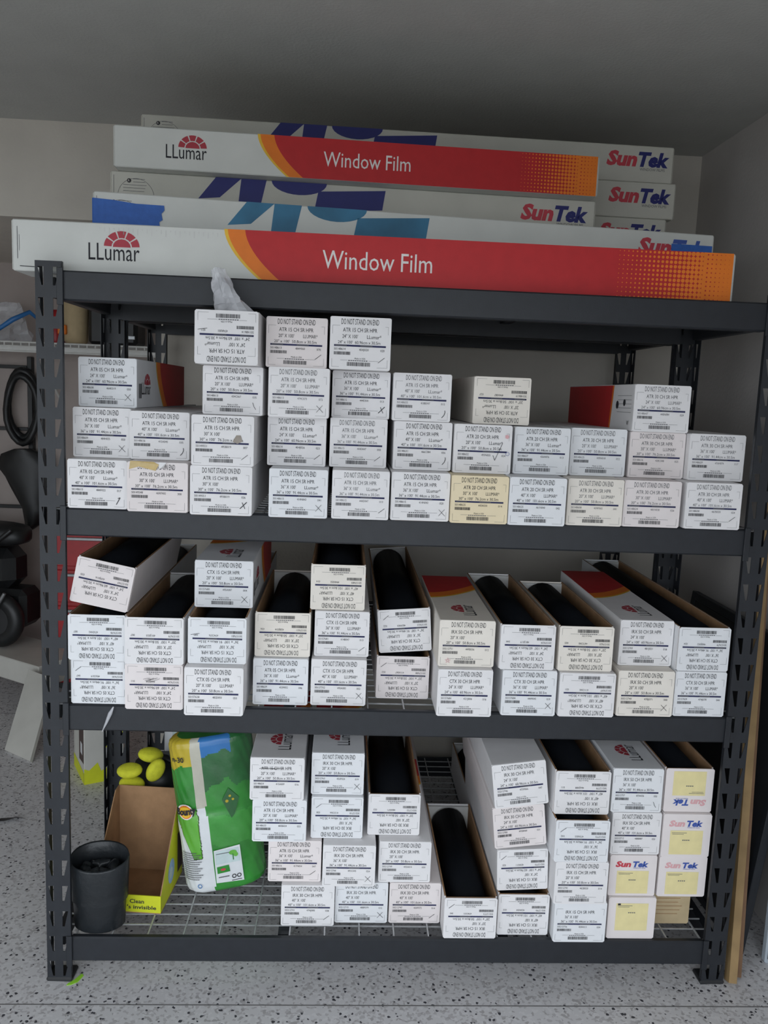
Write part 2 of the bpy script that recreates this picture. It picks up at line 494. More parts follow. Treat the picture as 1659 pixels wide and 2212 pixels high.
def make_rack(y0, label):
    t = thing('storage_rack', label, 'rack', (0, y0, 0))
    for (x, y, mir, ry) in ((0, 0, False, 0), (RKW, 0, True, 0), (RKW, RKD, False, PI), (0, RKD, True, PI)):
        p = link('post', POST[mir], t, (x, y, 0)); p.rotation_euler = (0, 0, ry)
        mb = MB()
        sx = 1 if x == 0 else -1; sy = 1 if y == 0 else -1
        a, b = sorted((x - sx * .003, x + sx * (PW + .004))); c, d = sorted((y - sy * .004, y + sy * .055))
        mb.cbox(a, b, c, d, 0.0, 0.012, 'foot', 0.004)
        mb.build('foot', t)
    for z in LEVELS:
        b = link('beam', BEAM_ME, t, (0, 0.003, z))
        b2 = link('beam', BEAM_ME, t, (RKW, RKD - 0.003, z)); b2.rotation_euler = (0, 0, PI)
        for x in (0.004, RKW - 0.034):
            mb = MB(); mb.cbox(x, x + .03, 0.052, RKD - .052, z - .06, z - .012, 'steel'); mb.build('side_rail', t)
        for x in (0.66, 1.30):
            mb = MB(); mb.box(x - .016, x + .016, 0.036, RKD - .036, z - .034, z - .009, 'steel'); mb.build('cross_support', t)
        d = link('wire_deck', DECK_ME, t, (0, 0, z)); d['kind'] = 'stuff'
        for x in (PW, RKW - PW):
            for s in (0,):
                mb = MB()
                u0, u1 = (x - .012, x + .004) if x < 1 else (x - .004, x + .012)
                mb.cbox(u0, u1, -0.0035, -0.0005, z - BEAM - .012, z + .006, 'steel', .001)
                mb.build('bracket', t)
    return t
rack1 = make_rack(0.0, 'charcoal steel storage rack facing out, its shelves full of cartons')
rack2 = make_rack(0.63, 'charcoal steel storage rack standing back to back behind the loaded front rack')

# ------------------------------------------------------------------ prints for the cartons
def logo(P, u, v, cap, ink='ink', red='darkred', layer=0):
    w = P.text('LLumar', u, v, cap, ink, width=cap * 3.15, layer=layer)
    cu, cv, R = u + cap * 2.08, v + cap * 0.80, cap * 1.08
    P.disc(cu, cv, R * .50, red, layer, 8, 0, PI, R * .44)
    for k in range(5):
        a0 = PI * k / 5 + .05; a1 = PI * (k + 1) / 5 - .05
        pts = [(cu + R * math.cos(a0 + (a1 - a0) * i / 3), cv + R * .88 * math.sin(a0 + (a1 - a0) * i / 3)) for i in range(4)]
        pts += [(cu + R * .57 * math.cos(a1 + (a0 - a1) * i / 3), cv + R * .5 * math.sin(a1 + (a0 - a1) * i / 3)) for i in range(4)]
        P.poly(pts, red, layer)
def film_side(L, h, dots=True, recess=0.004, s0=None, cap=.33):
    """long side of a carton: white end with sun logo, arc of yellow and orange, red field, half-tone to orange"""
    P = Print()
    s0 = s0 or L * .285
    LG = Print(); logo(LG, L * .10 if dots else .05, h * .28, h * cap)
    P.extra.append(('printed_logo', LG))
    n = 10
    def arc(off):
        return [(s0 + off + h * .75 * ((1 - i / n) ** 1.7), h * i / n) for i in range(n + 1)]
    e = recess
    a0, a1, a2 = arc(0), arc(h * .07), arc(h * .42)
    def band(p, q, m):
        for i in range(n): P.poly([p[i], q[i], q[i + 1], p[i + 1]], m)
    band(a0, a1, 'yellowp'); band(a1, a2, 'orange')
    R = [(L - e, h * i / n) for i in range(n + 1)]
    xs = L * .835 if dots else L - e
    Rm = [(xs, h * i / n) for i in range(n + 1)]
    band(a2, Rm, 'red')
    if dots:
        xo = L * .955
        band(Rm, [(xo, h * i / n) for i in range(n + 1)], 'red')
        band([(xo, h * i / n) for i in range(n + 1)], R, 'orange')
        st = h / 11.0
        nx = int((xo - xs) / st)
        for i in range(nx + 1):
            for j in range(11):
                r = st * (0.10 + 0.46 * (i / nx))
                P.disc(xs + i * st, st * (j + .5), min(r, st * .54), 'orange', 1, 8)
        for i in range(int((L - e - xo) / st)):
            for j in range(11):
                P.disc(xo + (i + 1) * st, st * (j + .5) , st * max(.05, .22 - .03 * i), 'red', 1, 4)
    TX = Print()
    if dots:
        P.extra.append(('printed_lettering', TX)); TX.text('Window Film', L * .42, h * .32, h * .36, 'paper_text', width=h * 2.27, layer=1)
    return P
DIM = {20: '50.8cm', 24: '60.96cm', 30: '76.2cm', 36: '91.44cm', 40: '101.6cm'}
LEN = {20: .56, 24: .66, 30: .81, 36: .965, 40: 1.065}
def barcode(P, u0, u1, v0, v1, seed, m='ink'):
    r = random.Random(seed); u = u0
    while u < u1:
        w = (u1 - u0) * r.choice((.012, .018, .026)); P.rect(u, v0, min(u + w, u1), v1, m); u += w + (u1 - u0) * r.choice((.010, .014, .02))
CODES = {(2,0,0): ('50148610','484F022','017'), (2,2,2): ('50148613','434C067','035'), (2,2,3): ('50148614','474A001','021'), (2,3,3): ('50148613','484M060','070'),
 (2,4,3): ('50148614','404J020','020'), (2,0,2): ('50148608','464K019','050'), (2,0,1): ('50148609','484H025','050'), (2,1,1): ('50148616','415A045','035'),
 (2,2,1): ('50149551','493B019','007'), (2,1,0): ('50149548','463F074502','300'), (2,2,0): ('50149551','493B019','026'), (2,3,2): ('50148613','474C073','072'),
 (2,4,2): ('50148615','444D041','013'), (2,3,1): ('50148614','404J026','023'), (2,4,1): ('50148615','444D047','008'), (2,3,0): ('50148615','414N043','041'),
 (2,4,0): ('50148615','444D047','010'), (2,5,0): ('50148615','414N043','020'), (3,2,2): ('50157680','495A087','004'), (3,3,0): ('50148609','453M052','046'),
 (3,4,1): ('50157681','414B047','013'), (3,4,0): ('50157702','495A083','002'), (3,2,0): ('50157628','482D050','055'), (3,2,1): ('50157681','474C076','040'),
 (3,1,1): ('50157679','491J033','007'), (3,0,1): ('50157678','473D042','007'), (3,7,0): ('50157684','444M045','019')}
def end_label(key, w, h, film, size, brand, seed, faint=False, nodo=False):
    P = Print(); r = random.Random(seed)
    T = lambda f: h * (1 - f)
    ink = 'ink_grey' if faint else 'ink'
    if not nodo:
        P.text('DO NOT STAND ON END', w * (.50 + r.uniform(-.03, .02)), T(.145), h * .105, ink, width=w * .62, align='c')
    P.text(film + ' CH SR HPR', w * .49, T(.285), h * .075, ink, width=w * .56, align='c')
    P.text('%d" X 100\'' % size, w * .20, T(.405), h * .068, ink, width=w * .26)
    if brand: P.text(brand, w * .60, T(.405), h * .068, ink, width=w * .24)
    P.text('%d" x 100\'  %s x 30.5m' % (size, DIM[size]), w * .13, T(.51), h * .056, ink, width=w * .70)
    P.rect(w * .07, T(.565), w * .92, T(.53), 'bar')
    P.rect(w * .09, T(.557), w * .28, T(.538), 'ink_grey', 1); P.rect(w * .50, T(.557), w * .70, T(.538), 'ink_grey', 1)
    ra, rc, ri = r.randint(8, 60), r.randint(20, 110), r.randint(10, 90)
    item, lot, num = CODES.get(key, (str({'ATR': 50148600 + ra, 'CTX': 50157600 + rc}.get(film[:3], 50212700 + ri)),
                                     '%d%s%03d' % (r.randint(410, 495), r.choice('ABCFHJN'), r.randint(1, 90)), '%03d' % r.randint(9, 55)))
    P.text(item, w * .07, T(.635), h * .042, ink, width=w * .19)
    P.text(lot, w * .48, T(.64), h * .042, ink, width=w * .16)
    P.text(num, w * .83, T(.645), h * .042, ink, width=w * .07)
    barcode(P, w * .07, w * .34, T(.725), T(.665), seed)
    P.text('Made in USA', w * .50, T(.805), h * .032, ink, width=w * .18, align='c')
    P.line([(w * .18, T(.825)), (w * .30, T(.825))], .0006, 'ink_grey'); P.line([(w * .64, T(.83)), (w * .80, T(.83))], .0006, 'ink_grey')
    for q in range(9): P.rect(w * (.31 + q * .036), T(.84), w * (.31 + q * .036 + .028), T(.822), 'ink_grey')
    barcode(P, w * .29, w * .67, T(.935), T(.86), seed + 5)
    g = 'ink_grey'; t = .0005
    P.line([(w * .04, T(.17)), (w * .04, T(.33))], t, g); P.line([(w * .90, T(.17)), (w * .95, T(.17)), (w * .95, T(.32))], t, g)
    P.line([(w * .04, T(.17)), (w * .16, T(.17))], t, g)
    P.line([(w * .04, T(.80)), (w * .04, T(.955)), (w * .16, T(.955))], t, g); P.line([(w * .78, T(.955)), (w * .95, T(.955)), (w * .95, T(.80))], t, g)
    return P
def pen_mark(w, h, kind, seed):
    P = Print(); r = random.Random(seed)
    T = lambda f: h * (1 - f)
    cx, cy, s = w * (.86 + r.uniform(-.02, .02)), T(.80 + r.uniform(-.03, .03)), w * .055
    if kind == 'slash': P.line([(cx - s, cy - s * .7), (cx + s * .9, cy + s * .8)], .0011, 'pen')
    elif kind == 'back': P.line([(cx - s * .5, cy + s * 1.2), (cx - s * .1, cy), (cx + s * .5, cy - s * .9)], .0011, 'pen')
    elif kind == 'x':
        P.line([(cx - s, cy + s), (cx + s, cy - s)], .0010, 'pen'); P.line([(cx - s, cy - s), (cx + s * .8, cy + s * 1.1)], .0009, 'pen', 1)
    elif kind == 'paren': P.line([(cx - s * .5, cy - s * 1.2), (cx + s * .2, cy - s * .4), (cx + s * .5, cy + s * .5), (cx + s * .4, cy + s * 1.1)], .0016, 'pen')
    elif kind == 'one': P.line([(cx - s * .7, cy - s * 1.2), (cx + s * .5, cy + s * 1.0), (cx - s * .2, cy + s * .7)], .0018, 'pen')
    elif kind == 'tick': P.line([(w * .68, T(.62)), (w * .715, T(.72)), (w * .84, T(.36))], .0012, 'pen')
    elif kind == 'dash': P.line([(w * .80, T(.66)), (w * .95, T(.63))], .0010, 'pen')
    elif kind == 'bold':
        P.line([(cx - s, cy - s), (cx + s, cy + s)], .002, 'pen'); P.line([(cx - s * .4, cy + s * .9), (cx + s * .5, cy - s)], .0015, 'pen', 1)
    elif kind == 'scrib':
        for k in range(6): P.line([(w * .55 + k * .004, T(.62 + .03 * (k % 3))), (w * .40 + k * .005, T(.69 + .02 * (k % 2)))], .0007, 'pen', k)
    elif kind == 'star':
        c = (w * .17, T(.87)); pts = [(c[0] + .008 * math.cos(PI / 2 + k * 4 * PI / 5), c[1] + .008 * math.sin(PI / 2 + k * 4 * PI / 5)) for k in range(6)]
        P.line(pts, .0008, 'stpink')
    return P
SHELF = {2: 'upper shelf', 3: 'middle shelf', 4: 'bottom shelf'}
ORD = ['first', 'second', 'third', 'fourth', 'fifth', 'sixth', 'seventh', 'eighth']
LAYER = {0: 'lowest layer', 1: 'second layer', 2: 'third layer', 3: 'top layer'}

# one entry per carton: (shelf, column, layer): x, front y, base z, width, height, roll in degrees
POS = {
    (2, 0, 0): (0.150, 0.001, 1.357, 0.153, 0.128, 0.000),
    (2, 0, 1): (0.132, 0.064, 1.486, 0.155, 0.132, 0.000),
    (2, 0, 2): (0.140, 0.114, 1.619, 0.155, 0.132, 0.000),
    (2, 1, 0): (0.311, -0.026, 1.357, 0.155, 0.129, 0.000),
    (2, 1, 1): (0.301, 0.044, 1.487, 0.156, 0.127, 0.000),
    (2, 2, 0): (0.477, -0.047, 1.357, 0.158, 0.127, 0.000),
    (2, 2, 1): (0.480, -0.050, 1.485, 0.158, 0.128, 0.000),
    (2, 2, 2): (0.496, 0.009, 1.614, 0.155, 0.125, 0.000),
    (2, 2, 3): (0.492, -0.091, 1.740, 0.155, 0.130, 0.000),
    (2, 3, 0): (0.675, -0.047, 1.357, 0.151, 0.126, 0.000),
    (2, 3, 1): (0.663, 0.038, 1.484, 0.155, 0.130, 0.000),
    (2, 3, 2): (0.669, -0.033, 1.615, 0.155, 0.126, 0.000),
    (2, 3, 3): (0.660, -0.022, 1.741, 0.155, 0.126, 0.000),
    (2, 4, 0): (0.836, -0.040, 1.357, 0.149, 0.127, 0.000),
    (2, 4, 1): (0.827, 0.047, 1.485, 0.153, 0.131, 0.000),
    (2, 4, 2): (0.830, 0.063, 1.616, 0.155, 0.125, 0.000),
    (2, 4, 3): (0.822, -0.037, 1.742, 0.155, 0.131, 0.000),
    (2, 5, 0): (0.993, -0.031, 1.357, 0.154, 0.127, 0.000),
    (2, 5, 1): (0.999, 0.035, 1.485, 0.156, 0.129, 0.000),
    (2, 5, 2): (0.992, 0.038, 1.615, 0.155, 0.126, 0.000),
    (2, 6, 0): (1.147, -0.046, 1.357, 0.150, 0.125, 0.000),
    (2, 6, 1): (1.159, 0.021, 1.483, 0.155, 0.130, 0.000),
    (2, 6, 2): (1.212, 0.069, 1.614, 0.155, 0.127, 0.000),
    (2, 7, 0): (1.299, -0.050, 1.357, 0.150, 0.126, 0.000),
    (2, 7, 1): (1.323, 0.040, 1.484, 0.152, 0.127, 0.000),
    (2, 8, 0): (1.461, -0.021, 1.357, 0.150, 0.125, 0.000),
    (2, 8, 1): (1.486, 0.068, 1.483, 0.155, 0.130, 0.000),
    (2, 9, 0): (1.618, -0.012, 1.357, 0.155, 0.125, 0.000),
    (2, 9, 1): (1.651, 0.070, 1.483, 0.155, 0.126, 0.000),
    (2, 9, 2): (1.647, 0.051, 1.610, 0.155, 0.127, 0.000),
    (2, 10, 0): (1.785, -0.014, 1.357, 0.153, 0.125, 0.000),
    (2, 10, 1): (1.818, 0.047, 1.483, 0.156, 0.127, 0.000),
    (3, 0, 0): (0.140, 0.010, 0.820, 0.143, 0.125, 0.000),
    (3, 0, 1): (0.135, -0.001, 0.946, 0.155, 0.125, 0.000),
    (3, 0, 2): (0.125, 0.012, 1.088, 0.154, 0.125, -11.350),
    (3, 1, 0): (0.302, -0.023, 0.820, 0.153, 0.125, 0.000),
    (3, 1, 1): (0.303, -0.025, 0.946, 0.154, 0.128, 0.000),
    (3, 2, 0): (0.466, -0.058, 0.820, 0.155, 0.132, 0.000),
    (3, 2, 1): (0.469, -0.029, 0.953, 0.154, 0.126, 0.000),
    (3, 2, 2): (0.470, 0.077, 1.080, 0.160, 0.132, 0.000),
    (3, 3, 0): (0.635, 0.030, 0.820, 0.151, 0.132, 0.000),
    (3, 3, 1): (0.637, 0.045, 0.953, 0.152, 0.125, 0.000),
    (3, 4, 0): (0.795, 0.034, 0.820, 0.153, 0.132, 0.000),
    (3, 4, 1): (0.800, 0.060, 0.953, 0.152, 0.129, 0.000),
    (3, 4, 2): (0.785, 0.072, 1.083, 0.151, 0.128, 0.000),
    (3, 5, 0): (0.978, 0.098, 0.820, 0.151, 0.125, 0.000),
    (3, 5, 1): (0.985, 0.122, 0.952, 0.151, 0.126, 4.637),
    (3, 6, 0): (1.139, -0.027, 0.820, 0.150, 0.132, 0.000),
    (3, 6, 1): (1.141, -0.004, 0.953, 0.153, 0.130, 0.000),
    (3, 7, 0): (1.319, -0.012, 0.820, 0.151, 0.129, 0.000),
    (3, 7, 1): (1.308, -0.008, 0.950, 0.151, 0.126, 0.000),
    (3, 8, 0): (1.481, -0.012, 0.820, 0.156, 0.125, 0.000),
    (3, 8, 1): (1.473, 0.003, 0.946, 0.152, 0.127, 0.000),
    (3, 9, 0): (1.650, 0.001, 0.820, 0.159, 0.131, 0.000),
    (3, 9, 1): (1.657, 0.046, 0.952, 0.153, 0.131, 0.000),
    (3, 10, 0): (1.812, 0.009, 0.820, 0.148, 0.130, 0.000),
    (3, 10, 1): (1.809, 0.012, 0.951, 0.146, 0.125, 0.000),
    (4, 0, 0): (0.727, 0.062, 0.134, 0.155, 0.127, 0.000),
    (4, 0, 1): (0.685, 0.079, 0.262, 0.154, 0.125, 0.000),
    (4, 0, 2): (0.638, 0.071, 0.388, 0.155, 0.125, 0.000),
    (4, 0, 3): (0.629, 0.069, 0.514, 0.154, 0.129, 0.000),
    (4, 1, 0): (0.884, 0.078, 0.134, 0.155, 0.125, 0.000),
    (4, 1, 1): (0.843, 0.057, 0.260, 0.153, 0.125, 0.000),
    (4, 1, 2): (0.804, 0.094, 0.386, 0.151, 0.127, 0.000),
    (4, 1, 3): (0.802, 0.108, 0.514, 0.153, 0.132, 0.000),
    (4, 2, 0): (1.042, 0.079, 0.134, 0.152, 0.132, 0.000),
    (4, 2, 1): (1.007, 0.081, 0.267, 0.153, 0.132, 0.000),
    (4, 2, 2): (0.972, 0.116, 0.400, 0.154, 0.127, 0.000),
    (4, 3, 0): (1.197, 0.010, 0.134, 0.153, 0.125, 0.000),
    (4, 4, 0): (1.355, 0.028, 0.134, 0.150, 0.126, 0.000),
    (4, 4, 1): (1.352, 0.046, 0.265, 0.149, 0.126, 2.920),
    (4, 4, 2): (1.339, 0.046, 0.397, 0.151, 0.125, 6.810),
    (4, 4, 3): (1.334, 0.044, 0.523, 0.156, 0.132, 7.717),
    (4, 5, 0): (1.514, -0.003, 0.134, 0.152, 0.125, 0.000),
    (4, 5, 1): (1.505, -0.014, 0.260, 0.153, 0.129, 0.000),
    (4, 5, 2): (1.498, -0.015, 0.390, 0.155, 0.125, 0.000),
    (4, 5, 3): (1.500, 0.020, 0.516, 0.159, 0.129, 0.000),
    (4, 6, 0): (1.671, 0.015, 0.134, 0.140, 0.129, 0.000),
    (4, 6, 1): (1.667, 0.023, 0.264, 0.138, 0.126, 0.000),
    (4, 6, 2): (1.668, 0.027, 0.391, 0.144, 0.128, 0.000),
    (4, 6, 3): (1.662, 0.029, 0.520, 0.147, 0.132, 0.000),
    (4, 7, 0): (1.839, 0.087, 0.134, 0.138, 0.125, 0.000),
    (4, 7, 1): (1.816, 0.028, 0.260, 0.142, 0.125, 0.000),
    (4, 7, 2): (1.819, 0.025, 0.386, 0.148, 0.132, 0.000),
    (4, 7, 3): (1.819, 0.037, 0.519, 0.147, 0.132, 0.000),
}
for k in list(POS):                                     # the three loosely stepped stacks share one layer height
    if k[0] == 4 and k[1] <= 2:
        x, y, z, w, h, r = POS[k]; POS[k] = (x, y, .134 + .1285 * k[2], w, .1275, r)
POS[(3, 0, 0)] = (.147, .010, .820, .148, .125, 0)
POS[(3, 10, 0)] = (1.808, .009, .820, .146, .130, 0)
POS[(2, 0, 1)] = (.132, .064, 1.486, .152, .132, 0)
POS[(3, 0, 1)] = (.146, -.001, .946, .152, .125, 0)
POS[(3, 0, 2)] = (.142, .012, 1.090, .154, .125, -11.35)
POS[(4, 7, 0)] = (1.815, .087, .134, .120, .125, 0)
for k in list(POS):                                     # keep clear of the uprights
    x, y, z, w, h, r = POS[k]
    lo, hi = .069, RKW - .069
    if x - w / 2 < lo: x += lo - (x - w / 2)
    if x + w / 2 > hi:
        d = x + w / 2 - hi; x -= d / 2 if k[0] == 4 else d; w -= d if k[0] == 4 else 0
    if k in ((4, 4, 2), (4, 4, 3)): z += .003
    POS[k] = (x, y, z, w, h, r)
#      film, size, brand, upside down, open, mark, board
A, B, U = 'LLumar*', 'LLUMAR*', True
INFO = {
 (2,0,0): ('ATR 05',40,A,0,0,'one','white'), (2,1,0): ('ATR 05',30,B,0,0,None,'pink'), (2,2,0): ('ATR 15',30,None,0,0,'bold','white'),
 (2,3,0): ('ATR 15',36,A,0,0,'x','white2'), (2,4,0): ('ATR 15',36,A,0,0,'slash','white'), (2,5,0): ('ATR 15',36,A,0,0,'x','white'),
 (2,6,0): ('ATR 20',30,B,0,0,None,'cream'), (2,7,0): ('ATR 20',40,B,0,0,None,'white2'), (2,8,0): ('ATR 30',20,B,0,0,None,'ivory'),
 (2,9,0): ('ATR 30',30,B,0,0,None,'pink'), (2,10,0): ('ATR 30',40,B,0,0,'slash','white'),
 (2,0,1): ('ATR 05',36,A,0,0,'x','white'), (2,1,1): ('ATR 15',40,A,0,0,'paren','white'), (2,2,1): ('ATR 15',30,None,0,0,'slash','white'),
 (2,3,1): ('ATR 15',24,A,0,0,'slash','white'), (2,4,1): ('ATR 15',36,A,0,0,'slash','white'), (2,5,1): ('ATR 15',40,A,0,0,'paren','white'),
 (2,6,1): ('ATR 20',20,A,0,0,'tick','white'), (2,7,1): ('ATR 20',36,A,0,0,None,'white2'), (2,8,1): ('ATR 30',20,B,0,0,None,'white2'),
 (2,9,1): ('ATR 30',30,B,0,0,None,'pink'), (2,10,1): ('ATR 30',36,B,0,0,None,'white'),
 (2,0,2): ('ATR 05',24,A,0,0,'x','white2'), (2,2,2): ('ATR 15',20,B,0,0,'back','white'), (2,3,2): ('ATR 15',20,B,0,0,'x','white'),
 (2,4,2): ('ATR 15',36,A,0,0,'bold','white'), (2,5,2): ('ATR 15',40,A,0,0,'paren','white'), (2,6,2): ('ATR 20',20,A,U,0,None,'ivory'),
 (2,9,2): ('ATR 30',24,B,0,0,None,'white'),
 (2,2,3): ('ATR 15',24,A,U,1,'dash','white'), (2,3,3): ('ATR 15',20,B,0,0,'slash','pink'), (2,4,3): ('ATR 15',24,A,0,0,'slash','white'),
 (3,0,0): ('CTX 05',36,B,U,0,'slash','white2'), (3,1,0): ('CTX 05',24,B,U,0,'scrib','pink'), (3,2,0): ('CTX 05',20,B,0,0,None,'white'),
 (3,3,0): ('ATR 05',36,A,0,0,None,'white2'), (3,4,0): ('CTX 15',40,B,0,0,'x','white'), (3,5,0): ('CTX 15',20,B,U,1,'slash','pink'),
 (3,6,0): ('CTX 30',24,B,0,0,None,'white'), (3,7,0): ('CTX 30',36,B,0,0,'x','white2'), (3,8,0): ('CTX 30',40,B,U,0,None,'white'),
 (3,9,0): ('IRX 50',20,None,0,0,'x','ivory'), (3,10,0): ('CTX 50',36,B,0,0,None,'white2'),
 (3,0,1): ('CTX 05',40,B,U,1,None,'white2'), (3,1,1): ('CTX 05',20,B,U,1,None,'white'), (3,2,1): ('CTX 15',36,B,U,1,'dash','white2'),
 (3,3,1): ('CTX 05',20,B,U,1,None,'ivory'), (3,4,1): ('CTX 15',36,B,0,0,'slash','white'), (3,5,1): ('CTX 30',36,B,U,1,'slash','white'),
 (3,6,1): ('IRX 50',20,None,0,0,'star','ivory'), (3,7,1): ('CTX 30',24,B,U,1,None,'white'), (3,8,1): ('CTX 30',20,B,U,1,None,'ivory'),
 (3,9,1): ('IRX 50',24,None,0,0,'x','white'), (3,10,1): ('CTX 50',36,B,U,1,None,'white2'),
 (3,0,2): ('CTX 05',24,B,U,1,None,'pink'), (3,2,2): ('CTX 15',20,B,0,0,'x','white2'), (3,4,2): ('CTX 15',40,B,U,1,None,'ivory'),
 (4,0,0): ('IRX 30',40,None,0,0,'slash','white'), (4,0,1): ('ATR 15',36,A,0,0,'slash','pink'), (4,0,2): ('ATR 15',20,B,0,0,None,'white2'), (4,0,3): ('ATR 15',20,B,0,0,None,'white'),
 (4,1,0): ('IRX 30',40,None,0,0,'x','white2'), (4,1,1): ('IRX 30',36,None,0,0,'x','white'), (4,1,2): ('IRX 30',36,None,U,0,'slash','white2'), (4,1,3): ('IRX 30',20,None,0,0,'x','white2'),
 (4,2,0): ('IRX 30',40,None,0,0,'slash','pink'), (4,2,1): ('IRX 30',20,None,0,0,None,'white'), (4,2,2): ('IRX 30',20,None,U,1,None,'white'),
 (4,3,0): ('IRX 15',20,None,U,1,'slash','white'),
 (4,4,0): ('IRX 15',40,None,U,1,None,'white'), (4,4,1): ('IRX 15',24,None,U,0,'slash','white'), (4,4,2): ('IRX 30',24,None,0,0,None,'pink'), (4,4,3): ('IRX 30',24,None,0,0,None,'white'),
 (4,5,0): ('IRX 15',36,None,0,0,None,'white2'), (4,5,1): ('IRX 15',20,None,0,0,None,'white'), (4,5,2): ('IRX 15',36,None,U,1,'slash','white2'), (4,5,3): ('IRX 15',40,None,U,1,None,'white'),
 (4,6,2): ('IRX 50',40,None,0,0,None,'white'), (4,6,3): ('IRX 50',36,None,0,0,'back','white2'),
 (4,6,0): ('plain',36,None,0,0,None,'pink'), (4,6,1): ('sun',36,None,0,0,None,'pink'),
 (4,7,0): ('kraft',24,None,0,0,None,'kraft_light'), (4,7,1): ('sun',36,None,0,0,None,'pink'), (4,7,2): ('sun',36,None,0,0,None,'pink'), (4,7,3): ('sun',36,None,U,1,None,'pink'),
}
LOGOTOP = {(3,6,1), (3,9,1), (4,0,3), (4,1,3), (4,6,3), (3,2,2), (4,0,0), (4,1,1), (4,2,1), (4,6,2), (3,4,1)}
MARKW = {'x': 'pen cross', 'slash': 'pen slash', 'one': 'thick pen stroke', 'bold': 'bold pen mark', 'paren': 'curved pen stroke', 'back': 'short pen stroke',
         'tick': 'long pen tick', 'dash': 'pen dash', 'scrib': 'pen scribble', 'star': 'pencil star'}

